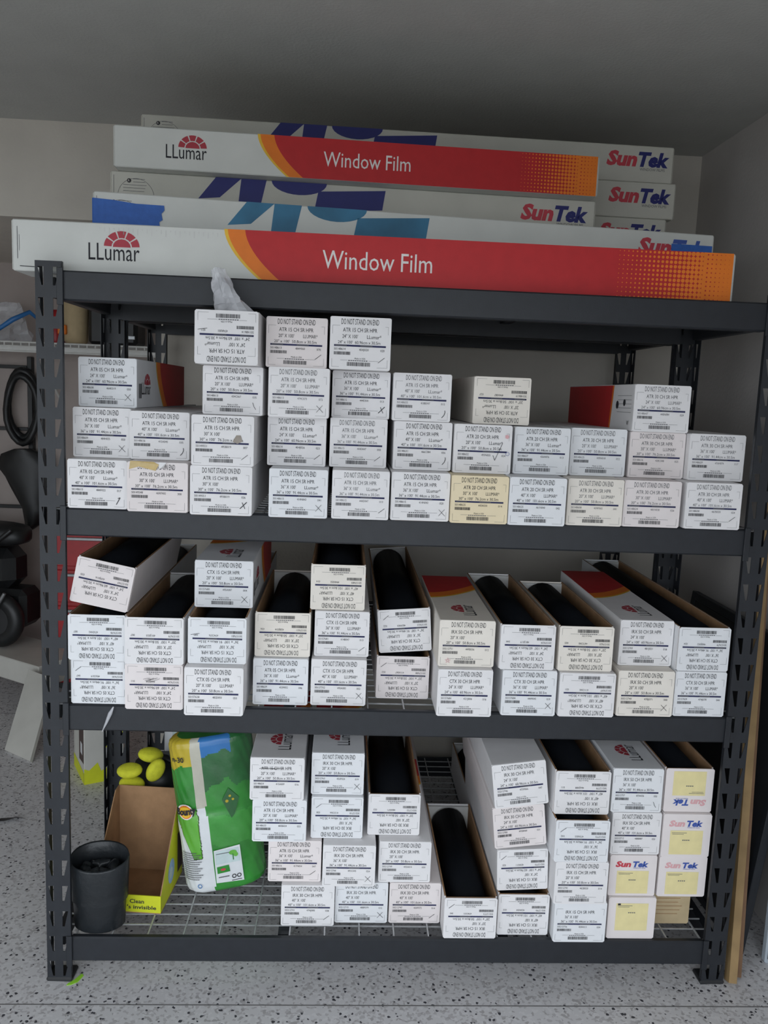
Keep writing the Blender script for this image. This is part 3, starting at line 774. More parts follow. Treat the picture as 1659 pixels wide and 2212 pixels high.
def rounded(w, h, c=.005, sag=0):
    return [(c, 0), (w - c, 0), (w, c), (w, h - c), (w - c, h), (c, h), (0, h - c), (0, c)]
def film_box(key):
    x, y, z, w, h, roll = POS[key]
    film, size, brand, inv, opn, mark, board = INFO[key]
    lv, c, r = key
    seed = lv * 1000 + c * 37 + r * 7
    L = LEN[size]
    n = 11 if lv < 4 else 8
    if c < n / 2: place = '%s from %s' % (ORD[c], 'bin-side post' if lv < 4 else 'towel pack')
    else: place = '%s from timber-side post' % ORD[n - 1 - c]
    what = {'sun': 'printed white carton with yellow slip', 'plain': 'white carton with yellow slip only', 'kraft': 'tan unprinted carton'}.get(
        film, '%s %d-inch carton' % ({'cream': 'cream', 'pink': 'off-white', 'ivory': 'ivory'}.get(board, 'white'), size))
    if opn: what = 'open ' + what
    if mark and not (film in ('sun', 'plain')): what += ' with ' + MARKW[mark]
    lab = '%s, %s %s, %s' % (what, SHELF[lv], LAYER[r], place)
    t = thing('film_box', lab, 'box', (x, y, z), 0, 'film cartons on the %s' % SHELF[lv])
    t.rotation_euler = (0, -math.radians(roll), 0)
    a = w / 2
    # --- carton shell
    mb = MB(); th = .004
    if opn:
        mb.box(-a, a, .012, L, 0, th, board)
        for (u0, u1) in ((-a, -a + th), (a - th, a)):
            mb.box(u0, u1, .012, L, th, h, board, skip='t')
            mb.box(u0, u1, .012, L, h - .0005, h, 'kraft')
        mb.box(-a + th, -a + th + .001, .012, L - th, th, h - .001, 'kraft'); mb.box(a - th - .001, a - th, .012, L - th, th, h - .001, 'kraft')
        mb.box(-a + th + .001, a - th - .001, L - th, L, th, h, board)
        mb.box(-a + th + .001, a - th - .001, .0025, .012, th, h - .003, 'kraft')
    else:
        mb.cbox(-a, a, .0025, L, 0, h, board, .0018)
    mb.build('carton', t)
    # --- folded end panel
    P = MB()
    pts = rounded(w, h, .004)
    rr = random.Random(seed)
    V = [(u - a, 0.0, v) for u, v in pts] + [(u - a, .0025, v) for u, v in pts]
    V = [(p[0], p[1] , p[2]) for p in V]
    nn = len(pts)
    P.add(V, [tuple(range(nn))] + [(i + nn, (i + 1) % nn + nn, (i + 1) % nn, i) for i in range(nn)] + [tuple(range(nn, 2 * nn))[::-1]], board)
    fix_normals(P.build('end_panel', t))
    org, Ux, Vz = (-a, 0, 0), (1, 0, 0), (0, 0, 1)
    flip = (w, h) if inv else None
    if film in ('sun', 'plain'):
        Q = Print()
        if film == 'sun':
            s1 = .56 if c == 6 else .42
            Q.text('Sun', w * .12, h * .72, h * .135, 'stpink' if c == 7 else 'stred', width=w * .32, style='x', shear=.25)
            Q.text('Tek', w * .47, h * .72, h * .135, 'stblue', width=w * .31, style='x', shear=.25)
            Q.text('WINDOW FILMS', w * .50, h * .675, h * .028, 'stblue', width=w * .26)
        top = .62 if film == 'sun' else .86
        Q.rect(w * .16, h * .06 if film == 'sun' else h * .2, w * .84, h * top, 'ylabel')
        Q.rect(w * .19, h * (top - .06), w * .50, h * (top - .05), 'ink_grey', 1)
        Q.rect(w * .20, h * (top - .09), w * .44, h * (top - .082), 'ink_grey', 1)
        for q in range(4): Q.rect(w * (.42 + q * .04), h * (top - .235), w * (.448 + q * .04), h * (top - .212), 'ink_grey', 1)
        if film == 'plain': Q.rect(w * .19, h * .82, w * .25, h * .86, 'ink', 2)
        Q.build('printed_label', t, org, Ux, Vz, flip=flip)
    elif film == 'kraft':
        Q = Print()
        for k in range(6): Q.rect(w * .15, h * (.75 - k * .1), w * (.8 - .05 * (k % 3)), h * (.765 - k * .1), 'kraft')
        Q.build('printed_label', t, org, Ux, Vz)
    else:
        faint = (lv == 2 and c in (3, 5) and r == 2) or (lv == 2 and c >= 8) or (lv == 2 and c == 4 and r < 2)
        Q = end_label(key, w, h, film, size, brand, seed, faint, nodo=(key in ((3, 0, 2), (4, 5, 0))))
        if key == (4, 0, 3):
            Q.line([(w * .17, h * .745), (w * .62, h * .755)], .0012, 'pen', 1); Q.line([(w * .2, h * .77), (w * .5, h * .73)], .0008, 'pen', 2)
        o = Q.build('printed_label', t, org, Ux, Vz, flip=flip)
    if mark:
        Q = pen_mark(w, h, mark, seed)
        if key == (2, 6, 1): Q.disc(w * .91, h * .77, .006, 'stpink', 2, 5); Q.ring(w * .93, h * .42, .005, .0009, 'tek_blue' if 0 else 'stblue', 2, 8)
        Q.build('pen_mark', t, org, Ux, Vz, lift=.0018, flip=flip)
    # --- printed sides
    if key in LOGOTOP:
        Q = film_side(L, w, False, s0=max(.25, L * .33), cap=.24); Q.build('printed_top', t, (a, .0025, h), (0, 1, 0), (-1, 0, 0))
    if not opn and key in ((2, 0, 2), (3, 2, 2), (4, 1, 3), (2, 4, 3)):
        Q = film_side(L, h, False, s0=max(.22, L * .34), cap=.25); BC = Print(); barcode(BC, .02, .05, h * .2, h * .5, seed); Q.extra.append(('printed_barcode', BC)); Q.build('printed_side', t, (a, .0025, 0), (0, 1, 0), (0, 0, 1))
    if key == (2, 9, 2):
        Q = Print(); k = L * .36
        Q.rect(.002, 0.002, L - k, h - .002, 'red'); Q.poly([(L - k, .002), (L - k + .03, .002), (L - k + .05, h - .002), (L - k, h - .002)], 'red')
        Q.poly([(L - k + .03, .002), (L - k + .042, .002), (L - k + .062, h - .002), (L - k + .05, h - .002)], 'orange')
        for i in range(5): Q.rect(L - k + .10, h * (.75 - i * .09), L - .02, h * (.757 - i * .09), 'ink_grey')
        Q.disc(L - k + .10, h * .55, .012, 'ink', 1, 8); Q.disc(L - k + .16, h * .6, .010, 'ink', 1, 8); Q.text('W', L - .05, h * .12, .012, 'ink', layer=1)
        Q.build('printed_side', t, (-a, L, 0), (0, -1, 0), (0, 0, 1))
    # --- scraps of tape
    if key == (2, 1, 0):
        Q = MB(); Q.add([(-a + .005, -.001, h - .02), (-a + .03, -.002, h - .012), (-.005, -.0015, h - .022), (.004, -.002, h - .006), (-.01, .0, h + .001), (-a + .008, 0, h + .002)], [(0, 1, 2, 3, 4, 5)], 'tape_tan')
        Q.add([(.004, -.002, h - .018), (.018, -.012, h - .012), (.024, -.004, h + .0005), (.004, -.001, h + .0005)], [(0, 1, 2, 3)], 'white'); Q.build('torn_tape', t)
    if key == (2, 2, 1):
        Q = Print(); Q.poly([(w * .66, h * .49), (w * .72, h * .62), (w * .79, h * .62), (w * .82, h * .50), (w * .74, h * .45)], 'tape_grey', 2); Q.build('torn_paper', t, org, Ux, Vz)
    if key in ((2, 2, 0), (2, 3, 0), (2, 5, 0), (2, 6, 0), (4, 5, 0)):
        Q = MB(); Q.box(-a + .012, a - .014, .003, .012, -.0045 if 0 else -.0008, .0005, 'kraft'); Q.build('lower_flap', t)
    # --- roll inside
    if opn:
        Rr = min(w / 2 - .009, .062); zr = th + Rr + .001
        if zr + Rr > h + .002: Rr = (h - th) / 2 - .001; zr = th + Rr + .001
        Q = MB(); Q.box(-a + .006, a - .006, L - .016, L - .008, th + .0005, h - .004, 'plate'); Q.build('end_support', t)
        N = 24
        S = MB(); ys = (.03, L - .03)
        V = []; F = []
        for rad, yy in ((.025, ys[0]), (Rr, ys[0]), (Rr, ys[1]), (.025, ys[1])):
            V += [(rad * math.cos(2 * PI * k / N), yy, rad * math.sin(2 * PI * k / N)) for k in range(N)]
        for j in range(3): F += [(j * N + k, j * N + (k + 1) % N, (j + 1) * N + (k + 1) % N, (j + 1) * N + k) for k in range(N)]
        S.add(V, F, 'film', True)
        F2 = [(3 * N + k, 3 * N + (k + 1) % N, (k + 1) % N, k) for k in range(N)]
        S.add(V, F2, 'core')
        ro = S.build('film_roll')
        fix_normals(ro)
        ro.matrix_world = Matrix.Translation((x, y, z)) @ Matrix.Rotation(-math.radians(roll), 4, 'Y') @ Matrix.Translation((0, 0, zr))
        tag(ro, 'black film roll in open carton, %s %s, %s' % (SHELF[lv], LAYER[r], place), 'film roll', 'film rolls in open cartons')
    return t
for key in sorted(POS): film_box(key)

# ------------------------------------------------------------------ long cartons on the top deck
TOPZ = LEVELS[3] + .001
HB, DB = .1165, .15
def long_box(x0, x1, ya, yb, lvl, board, label, h=HB, DB=DB):
    """x0..x1, front edge at y=ya on the left end and yb on the right end"""
    L = math.hypot(x1 - x0, yb - ya)
    t = thing('long_film_box', label, 'box', (x0, ya, TOPZ + lvl * (HB + .001)), math.atan2(yb - ya, x1 - x0), 'long cartons on the top deck')
    mb = MB(); mb.cbox(0, L, 0, DB, 0, h, board, .0025); mb.build('carton', t)
    for (u0, u1) in ((-.003, -.0003), (L + .0003, L + .003)):
        mb = MB(); mb.cbox(u0, u1, .004, DB - .004, .003, h - .003, board, .001); mb.build('end_flap', t)
    return t, L
def suntek(t, L, h, mcol, big, logo_u, tek='navy', tape=False):
    # big: cropped letter shapes in units of h from the left end
    for pts in big:
        P = Print()
        if pts[0] == 'disc': P.disc(pts[1] * h, h, pts[2] * h, mcol, 0, 14, PI, 2 * PI, pts[3] * h)
        else: P.poly([(u * h, v * h) for u, v in pts], mcol)
        P.build('printed_shape', t, (0, 0, 0), FX, FV)
    P = Print()
    P.ring(h * .62, h * .38, h * .46, .0010, 'ink_grey', 0, 28)
    P.disc(h * .45, h * .78, h * .055, 'ink', 1, 8); P.text('R', h * .42, h * .755, h * .05, 'paper_text', layer=2)
    for k in range(7):
        P.rect(h * .55 if k < 2 else h * .30, h * (.82 - k * .075), h * (.85 if k < 2 else .95 - .03 * k), h * (.83 - k * .075), 'ink_grey')
    P.rect(h * .06, h * .1, h * .07, h * .9, 'ink_grey')
    P.build('printed_seal', t, (0, 0, 0), FX, FV)
    P = Print()
    P.text('Sun', logo_u, h * .44, h * .39, 'stred', width=h * .88, style='x', shear=.22)
    P.text('Tek', logo_u + h * .89, h * .44, h * .39, tek, width=h * .86, style='x', shear=.22)
    P.text('WINDOW FILMS', logo_u + h * 1.0, h * .31, h * .075, 'ink_grey', width=h * .75)
    P.build('printed_lettering', t, (0, 0, 0), FX, FV)
FX, FV = (1, 0, 0), (0, 0, 1)
FULLBIG = [[(2.75, .44), (3.3, .5), (3.85, 1.0), (3.2, 1.0)], [(3.75, .12), (4.3, .12), (4.5, 1.0), (3.85, 1.0)], ('disc', 5.35, .72, .32),
           [(5.75, .28), (7.55, .42), (7.62, .92), (5.85, .80)]]
def shift(big, du, su=1.0):
    o = []
    for p in big:
        o.append(('disc', p[1] * su + du, p[2] * su, p[3]) if p[0] == 'disc' else [(u * su + du, v) for u, v in p])
    return o
FX, FV = (1, 0, 0), (0, 0, 1)
t, L = long_box(-.076, 1.812, .058, .054, 0, 'topwhite', 'longest white and red carton, sun logo, lying along the front beam', h=.128, DB=.122)
film_side(L, .128).build('printed_side', t, (0, 0, 0), FX, FV)
Q = Print(); Q.line([(.018, .012), (.055, .011)], .002, 'pen')
for k in range(26): Q.rect(.22 + k * .012, .113 - .012 * ((k * 7) % 3) / 2, .2225 + k * .012, .117, 'tape_grey' if 0 else 'plate')
Q.rect(.012, .03, .0135, .11, 'ink_grey'); Q.rect(.017, .05, .018, .09, 'ink_grey')
o = Q.build('scuff_marks', t, (0, 0, 0), FX, FV); o['kind'] = 'stuff'
t, L = long_box(.06, 1.80, .215, .225, 0, 'topgrey', 'plain white long carton hidden behind the longest red one, under the taped carton')
t, L = long_box(.093, 1.878, .185, .355, 1, 'topwhite', 'long white carton with teal letter shapes and blue tape on its end')
suntek(t, L, HB, 'teal', shift(FULLBIG, .3, 1.0), L - HB * 2.05, tek='stblue')
P = Print(); P.rect(L - HB * 1.15, HB * .42, L - .004, HB * .72, 'tape', 3); P.build('tape_strip', t, (0, 0, 0), FX, FV)
mb = MB()
tp = [(-.001, .012), (-.001, .098), (.05, .096), (.11, .090), (.185, .090), (.186, .078), (.178, .068), (.181, .052), (.172, .046), (.174, .03), (.168, .022), (.170, .010)]
mb.add([(u, -.0022, v) for u, v in tp], [tuple(range(len(tp)))], 'tape'); mb.add([(-.0045, 0, .012), (-.0045, 0, .098), (-.0045, .06, .098), (-.0045, .06, .012)], [(0, 1, 2, 3)], 'tape')
mb.add([(-.001, -.0022, .012), (-.001, -.0022, .098), (-.0045, 0, .098), (-.0045, 0, .012)], [(0, 1, 2, 3)], 'tape')
mb.build('blue_tape', t)
for lv in (0, 1): long_box(.10, 1.56, .52, .55, lv, 'topgrey', 'plain long carton buried under the navy lettered one, %s of two' % ('lower', 'upper')[lv])
t, L = long_box(.068, 1.556, .445, .515, 2, 'topgrey', 'long white carton with navy letter shapes, between red and taped cartons')
suntek(t, L, HB, 'navy', shift(FULLBIG, -.55), L - HB * 2.05)
t, L = long_box(.090, 1.542, .398, .458, 3, 'topwhite', 'shorter white and red carton with sun logo, set highest of the front cartons')
film_side(L, HB).build('printed_side', t, (0, 0, 0), FX, FV)
RB = ['plain long carton at the foot of the rear stack on the top deck', 'plain long carton second from the foot of the rear stack on the top deck',
      'long carton with half-hidden red and navy lettering, third up the rear stack',
      'long carton with red and navy lettering, just under the highest rear one', 'long carton with navy shapes, topmost of the rear stack under the ceiling']
for lv in range(5):
    dx = (.0, .0, -.012, .012, -.004)[lv]
    t, L = long_box(.103, 1.874 + dx, .675, .72, lv, 'topgrey', RB[lv])
    if lv >= 2:
        suntek(t, L, HB, 'navy', shift(FULLBIG, .62, 1.0), L - HB * 1.98)

# ------------------------------------------------------------------ odds and ends on the bottom shelf
DZ = LEVELS[0] + .0005
# black bin with a liner folded over its rim
t = thing('waste_bin', 'small oval black bin with crumpled liner, standing just inside the rack post', 'bin', (.128, .068, DZ))
BY = .74                                                # oval: squeezed front to back
def oval(mb):
    mb.v = [(x, y * BY, z + (y * .16 if z > .12 else 0)) for x, y, z in mb.v]; return mb
mb = MB(); mb.lathe([(.0, .004), (.066, .0), (.071, .004), (.075, .10), (.078, .165)], 'bag', 40, wob=.012, seed=3); fix_normals(oval(mb).build('body', t))
mb = MB()
prof = [(.0795, .085), (.081, .12), (.082, .16), (.0835, .202), (.082, .209), (.0785, .205), (.075, .16), (.070, .09), (.066, .03), (.0, .02)]
mb.lathe(prof, 'bag', 40, wob=.022, seed=5); fix_normals(oval(mb).build('liner', t))
mb = MB()
rn = random.Random(4)
for k in range(6):
    a = k * 1.05; pts = []
    for i in range(6): pts.append((.048 * math.cos(a + i * .5) * (1 - i * .05), .048 * BY * math.sin(a + i * .5), .158 + .02 * math.sin(i * 1.7 + k)))
    mb.tube(pts, [.006, .014, .019, .018, .012, .004], 'bag', 8)
mb.build('crumpled_liner_fold', t)

# display tray, lime outside, kraft inside
t = thing('display_tray', 'open lime yellow display tray with kraft inside, in front of foam pads', 'tray', (.088, .128, DZ), math.radians(-5))
W, D, HF, HBK = .205, .225, .056, .285
th = .003
mb = MB()
mb.box(0, W, 0, D, 0, th, 'kraft'); mb.build('base', t)
mb = MB(); mb.box(0, W, 0, th, th, HF, 'neon', skip='k'); mb.add([(0, th, th), (W, th, th), (W, th, HF), (0, th, HF)], [(0, 1, 2, 3)], 'kraft'); mb.build('front_lip', t)
mb = MB(); mb.box(0, W, D - th, D, th, HBK, 'kraft'); mb.build('back_panel', t)
for nm, x in (('side_panel', 0), ('side_panel', W - th)):
    mb = MB()
    pr = [(th, th), (D - th, th), (D - th, HBK), (D - .035, HBK - .002), (th, HF)]
    out = x if x == 0 else x + th; inn = x + th if x == 0 else x
    V = [(out, y, z) for y, z in pr] + [(inn, y, z) for y, z in pr]
    n = len(pr)
    mb.add(V, [tuple(range(n))], 'neon'); mb.add(V, [tuple(range(n, 2 * n))], 'kraft')
    mb.add(V, [(i, (i + 1) % n, n + (i + 1) % n, n + i) for i in range(n)], 'kraft')
    fix_normals(mb.build(nm, t))
P = Print(); P.text('Clean', .112, HF * .56, .0125, 'ink', style='b', width=.044); P.text('\'s invisible', .104, HF * .24, .0115, 'ink', style='b', width=.088)
P.build('printed_lettering', t, (0, 0, 0), (1, 0, 0), (0, 0, 1))
P = Print(); P.disc(.105, .075, .032, 'skyblue', 0, 16, ry=.038); P.disc(.10, .072, .018, 'paleprint', 1, 10); P.rect(.17, .03, .22, .16, 'brownprint')
P.build('printed_emblem', t, (W, 0, 0), (0, 1, 0), (0, 0, 1))

# dark sack holding foam pads behind the tray
t = thing('foam_pad_sack', 'slumped black sack behind the lime display tray, under the yellow pads', 'sack', (.20, .50, DZ))
mb = MB(); mb.lathe([(0, 0), (.085, .002), (.093, .06), (.095, .16), (.092, .25), (.075, .30), (.0, .305)], 'black', 28, wob=.05, seed=9); fix_normals(mb.build('body', t))
mb = MB(); mb.tube([(-.06, -.01, .295), (-.02, .02, .313), (.03, .0, .308), (.07, -.02, .292)], [.006, .014, .013, .005], 'black', 8); mb.build('sack_neck', t)
def pad(loc, X, N, label):
    """oval pad: long axis along X, flat face towards N"""
    mb = MB(); a, b, n, m = .041, .017, 24, 8
    V = []; F = []
    for i in range(m + 1):
        ph = -PI / 2 + PI * i / m
        rr = a * (abs(math.cos(ph)) ** .6); zz = b * math.sin(ph)
        V += [(rr * math.cos(2 * PI * k / n), rr * .70 * math.sin(2 * PI * k / n), zz) for k in range(n)]
    for i in range(m): F += [(i * n + k, i * n + (k + 1) % n, (i + 1) * n + (k + 1) % n, (i + 1) * n + k) for k in range(n)]
    mb.add(V, F, 'pad', True)
    o = mb.build('foam_pad')
    X = Vector(X).normalized(); N = Vector(N); N = (N - X * N.dot(X)).normalized(); Yv = N.cross(X)
    o.matrix_world = Matrix(((X.x, Yv.x, N.x, loc[0]), (X.y, Yv.y, N.y, loc[1]), (X.z, Yv.z, N.z, loc[2]), (0, 0, 0, 1)))
    tag(o, label, 'foam pad', 'yellow foam pads')
pad((.130, .395, .446), (1, 0, .05), (.1, -.35, .9), 'yellow oval foam pad lying flat by the rack upright')
pad((.186, .445, .478), (1, .1, -.15), (0, -.3, .9), 'yellow oval foam pad rearmost, tucked behind the upright pad')
pad((.214, .392, .450), (.42, .05, .9), (.45, -.85, -.1), 'yellow oval foam pad standing on edge over the display tray')
pad((.140, .385, .406), (1, 0, -.1), (.05, -.3, .9), 'yellow oval foam pad lowest of the four, half hidden by the tray')

# wrapped paper towel pack
t = thing('paper_towel_pack', 'green plastic-wrapped paper towel pack leaning behind the display tray', 'paper towels', (.374, .26, DZ))
t.rotation_euler = (0, math.radians(-7), 0)
HP = .50; NS, NZ = 240, 110
def foot(a):                     # two rolls side by side under one wrap
    best = None
    c1, c2, R1, R2 = (.030, .0), (.140, .030), .062, .075
    d = (math.cos(a), math.sin(a))
    s1 = c1[0] * d[0] + c1[1] * d[1] + R1; s2 = c2[0] * d[0] + c2[1] * d[1] + R2
    k = 60.0
    w = 1 / (1 + math.exp(-k * (s2 - s1)))
    return (c1[0] * (1 - w) + c2[0] * w + (R1 * (1 - w) + R2 * w) * d[0], c1[1] * (1 - w) + c2[1] * w + (R1 * (1 - w) + R2 * w) * d[1])
mb = MB(); rn = random.Random(2)
ring = [foot(2 * PI * k / NS) for k in range(NS)]
cxm = sum(p[0] for p in ring) / NS; cym = sum(p[1] for p in ring) / NS
V = []
for j in range(NZ + 1):
    z = HP * j / NZ
    f = 1.0
    if j == 0: f = .80
    if j == NZ: f = .78
    if j in (1, NZ - 1): f = .90
    if j in (2, NZ - 2): f = .95
    if j in (3, 4, NZ - 4, NZ - 3): f = .98
    f *= 1 - .035 * math.exp(-((z - HP * .53) / .012) ** 2)
    for k, (px, py) in enumerate(ring):
        g = f * (1 + .006 * math.sin(k * .52 + j * .36) + .005 * math.sin(k * .23 - j * .21 + 1) + .0015 * rn.uniform(-1, 1))
        V.append((cxm + (px - cxm) * g, cym + (py - cym) * g, z))
regions = {}
for j in range(NZ):
    for k in range(NS):
        i0 = j * NS + k; i1 = j * NS + (k + 1) % NS
        f = (i0, i1, i1 + NS, i0 + NS)
        x = (V[i0][0] + V[i1][0]) / 2; y = (V[i0][1] + V[i1][1]) / 2; z = (j + .5) / NZ
        wv = .012 * math.sin(x * 60) + .008 * math.sin(x * 140 + 1)
        if x < .068 and y < cym + .05:
            if x > .040: m = 'wrapwhite' if z < .56 else 'wrapgrey'
            elif z > .83 + wv: m = 'wrapyellow'
            elif z > .55: m = 'green'
            elif z < .24: m = 'wrapwhite'
            else: m = 'lime' if x > -.030 + (.50 - z) * .17 else 'wrapwhite'
        else:
            if z > .90 + wv and x < .16: m = 'blue'
            elif z > .70 + 2 * wv: m = 'dgreen'
            elif .30 < z + wv < .50 and x < .2: m = 'green2'
            else: m = 'green'
        regions.setdefault(m, []).append(f)
for m, F in regions.items(): mb.add(V, F, m, True)
mb.add(V, [tuple(range(NS))[::-1]], 'green'); mb.add(V, [tuple(range(NZ * NS, NZ * NS + NS))], 'green')
wr = fix_normals(mb.build('wrap', t))
bm = bmesh.new(); bm.from_mesh(wr.data); bmesh.ops.delete(bm, geom=[v for v in bm.verts if not v.link_faces], context='VERTS'); bmesh.ops.remove_doubles(bm, verts=bm.verts, dist=1e-6); bm.to_mesh(wr.data); bm.free()
def wrap_print(name, draw, u0, z0, depth=.006):
    """print bent round the front of the pack: u along x, y found on the outline"""
    P = Print(); draw(P)
    front = sorted((p for p in ring if p[1] < cym), key=lambda p: p[0])
    xs = [p[0] for p in front]; ys = [p[1] for p in front]
    A = np.array(P.v); X = A[:, 0] + u0; Z = A[:, 1] + z0; Y = np.interp(X, xs, ys) - .0052 - A[:, 2] * .0008
    me = bpy.data.meshes.new(name); me.from_pydata(np.stack([X, Y, Z], 1).tolist(), [], P.f)
    for m in P.mats: me.materials.append(M[m])
    me.polygons.foreach_set('material_index', P.m); me.update()
    return link(name, me, t)
def d1(P):
    P.disc(.036, .014, .025, 'paper_text', 0, 18); P.disc(.036, .014, .021, 'orange', 1, 18)
    P.disc(.036, .014, .018, 'yellowp', 2, 18)
    P.text('Bounty', .007, .002, .022, 'ink', width=.061, style='x', shear=.2, layer=3, rot=.14)
wrap_print('printed_emblem', d1, -.031, .262)
def d2(P):
    for k in range(13):
        for q in range(7 + (k * 5) % 3): P.rect(q * .0066, .095 - k * .0072, q * .0066 + .0062, .0972 - k * .0072, 'ink_grey')
    P.ring(.045, -.012, .006, .0022, 'blue', 0, 14)
wrap_print('printed_small_type', d2, -.022, .045)
def d3(P):
    P.text('n-30', 0, 0, .016, 'ink', width=.038, style='b')
wrap_print('printed_roll_count', d3, -.018, .435)
def d4(P):
    P.poly([(0, .05), (.022, .085), (.050, .05), (.032, 0), (.022, -.012)], 'dgreen'); P.disc(.014, .045, .005, 'wrapyellow', 1, 8); P.disc(.032, .048, .004, 'wrapyellow', 1, 8); P.disc(.024, .06, .004, 'wrapyellow', 1, 8)
wrap_print('printed_leaf', d4, .118, .25)
def d5(P):
    P.poly([(0, .006), (.082, .0), (.080, .118), (.002, .112)], 'wrapwhite'); P.poly([(.004, .066), (.078, .066), (.076, .112), (.006, .108)], 'paleprint', 1)
    P.poly([(.006, .036), (.044, .038), (.042, .060), (.006, .058)], 'green', 1); P.disc(.024, .048, .008, 'stred', 2, 10, ry=.004)
    P.rect(.056, .074, .059, .094, 'green', 2); P.disc(.058, .098, .012, 'lime', 2, 9, ry=.008); P.disc(.066, .09, .007, 'lime', 2, 9)
    P.rect(.008, .022, .04, .025, 'ink_grey', 1); P.rect(.008, .099, .050, .101, 'ink_grey', 2)
    for k in range(2): P.ring(.054 + k * .015, .02, .006, .0025, 'ink', 1, 6)
    P.rect(.046, .006, .076, .008, 'ink', 1)
wrap_print('paper_label', d5, .074, .030)

# second wrapped pack, deeper in the shelf
t = thing('paper_roll_pack', 'white, blue and orange wrapped paper roll standing behind the green pack', 'paper towels', (.265, .66, DZ))
mb = MB(); mb.lathe([(0, 0), (.07, .0), (.076, .01), (.076, .16)], 'redorange', 32)
mb.lathe([(.076, .16), (.0765, .24)], 'redorange', 32); mb.lathe([(.0765, .24), (.077, .33)], 'blue', 32)
mb.lathe([(.077, .33), (.0765, .43), (.07, .44), (.0, .44)], 'paleprint', 32); fix_normals(mb.build('wrap', t))
mb = MB(); n = 16
V = []
for zz in (.10, .435):
    for k in range(n + 1):
        a = PI * .92 + (PI * .42) * k / n; V.append((.0785 * math.cos(a), .0785 * math.sin(a), zz))
mb.add(V, [(k, k + 1, n + 2 + k, n + 1 + k) for k in range(n)], 'wrapwhite', True); mb.build('white_band', t)

# carton with yellow trim on the floor past the rack
t = thing('coffee_carton', 'grey and yellow printed carton on the floor past the rack end', 'box', (-.262, 1.185, 0), math.radians(28))
mb = MB(); mb.cbox(0, .165, 0, .22, 0, .42, 'greywhite', .003); mb.build('carton', t)
P = Print(); P.poly([(0, 0), (.165, 0), (.165, .08), (.12, .072), (.07, .05), (.055, .09), (.02, .06), (0, .07)], 'neon'); P.poly([(.085, .15), (.16, .16), (.16, .30), (.14, .27), (.09, .18)], 'neon', 1)
P.rect(.085, .09, .16, .14, 'plate', 1); [P.rect(.095 + q * .018, .098, .105 + q * .018, .13, 'brownprint', 2) for q in range(3)]; P.build('printed_front', t, (0, 0, 0), (1, 0, 0), (0, 0, 1))
P = Print(); P.poly([(0, 0), (.22, 0), (.22, .05), (.0, .06)], 'neon'); P.poly([(.12, .08), (.215, .09), (.215, .25), (.12, .22)], 'brownprint'); P.rect(.15, .12, .19, .17, 'wrapwhite', 1)
P.build('printed_flank', t, (0, .22, 0), (0, -1, 0), (0, 0, 1))

# ------------------------------------------------------------------ plastic scraps
def crumple(name, base, top, r0, r1, m, label, cat, seed, n=16, k=9):
    rn = random.Random(seed); mb = MB(); V = []
    for j in range(k + 1):
        f = j / k
        c = [base[i] + (top[i] - base[i]) * f for i in range(3)]
        r = r0 + (r1 - r0) * f ** .8
        for i in range(n):
            a = 2 * PI * i / n; q = r * (1 + .30 * math.sin(3 * a + seed + j * .4) + rn.uniform(-.16, .16))
            V.append((c[0] + q * math.cos(a), c[1] + .55 * q * math.sin(a), c[2] + rn.uniform(-.003, .003)))
    F = [(j * n + i, j * n + (i + 1) % n, (j + 1) * n + (i + 1) % n, (j + 1) * n + i) for j in range(k) for i in range(n)] + [tuple(range(k * n, k * n + n))]
    mb.add(V, F, m)
    o = fix_normals(mb.build(name))
    return tag(o, label, cat)
crumple('plastic_bag', (.508, -.066, 1.868), (.464, -.062, 1.972), .040, .015, 'clear', 'crumpled clear plastic bag poking out of an open carton below the front beam', 'plastic bag', 3)
mb = MB(); mb.tube([(.190, -.006, .818), (.182, -.0085, .80), (.172, -.0075, .775), (.160, -.008, .748)], [.002, .006, .004, .001], 'clear', 6)
tag(mb.build('plastic_strip'), 'clear plastic strip hanging over the middle shelf beam', 'plastic strip')
mb = MB(); V = [(.073, .004), (.086, .030), (.094, .022), (.086, -.004), (.070, -.016), (.058, -.018), (.060, -.010)]
mb.add([(a, b, .0012) for a, b in V] + [(a, b, .0002) for a, b in V], [tuple(range(7))[::-1], tuple(range(7, 14))] + [(k, (k + 1) % 7, 7 + (k + 1) % 7, 7 + k) for k in range(7)], 'greentape'); fix_normals
tag(mb.build('tape_scrap'), 'scrap of neon green tape on the floor at the rack foot', 'tape')

# ------------------------------------------------------------------ things in the alcove past the rack end
t = thing('wire_wall_shelf', 'white coated wire shelf on the alcove wall', 'shelf', (-1.75, 2.36, 1.885))
mb = MB()
for k in range(15): mb.tube([(0, .02 + k * .023, 0), (1.72, .02 + k * .023, 0)], .0025, 'dimwire', 5)
o = mb.build('deck_wires', t); o['kind'] = 'stuff'
mb = MB()
for z in (0, -.022, -.048): mb.tube([(0, 0, z), (1.72, 0, z)], .0055, 'dimwire', 6)
mb.box(0, 1.72, -.002, .002, -.048, -.024, 'dimwire')
k = 0.0
while k < 1.72: mb.tube([(k, 0, 0), (k, 0, -.024)], .004, 'dimwire', 5); k += .043
mb.build('front_lip', t)
for x in (.25, .9, 1.5):
    mb = MB(); mb.tube([(x, .01, -.04), (x, .35, -.30)], .008, 'dimwire', 6); mb.build('bracket', t)
t = thing('cream_bin', 'cream plastic bin with orange tab on the wire shelf', 'bin', (-.69, 2.50, 1.8885))
mb = MB(); mb.lathe([(0, 0), (.045, 0), (.062, .02), (.068, .24), (.06, .25), (0, .25)], 'kraft_light', 20); fix_normals(mb.build('body', t))
mb = MB(); mb.cbox(-.075, -.03, -.075, -.05, .05, .10, 'orange', .004); mb.build('tab', t)
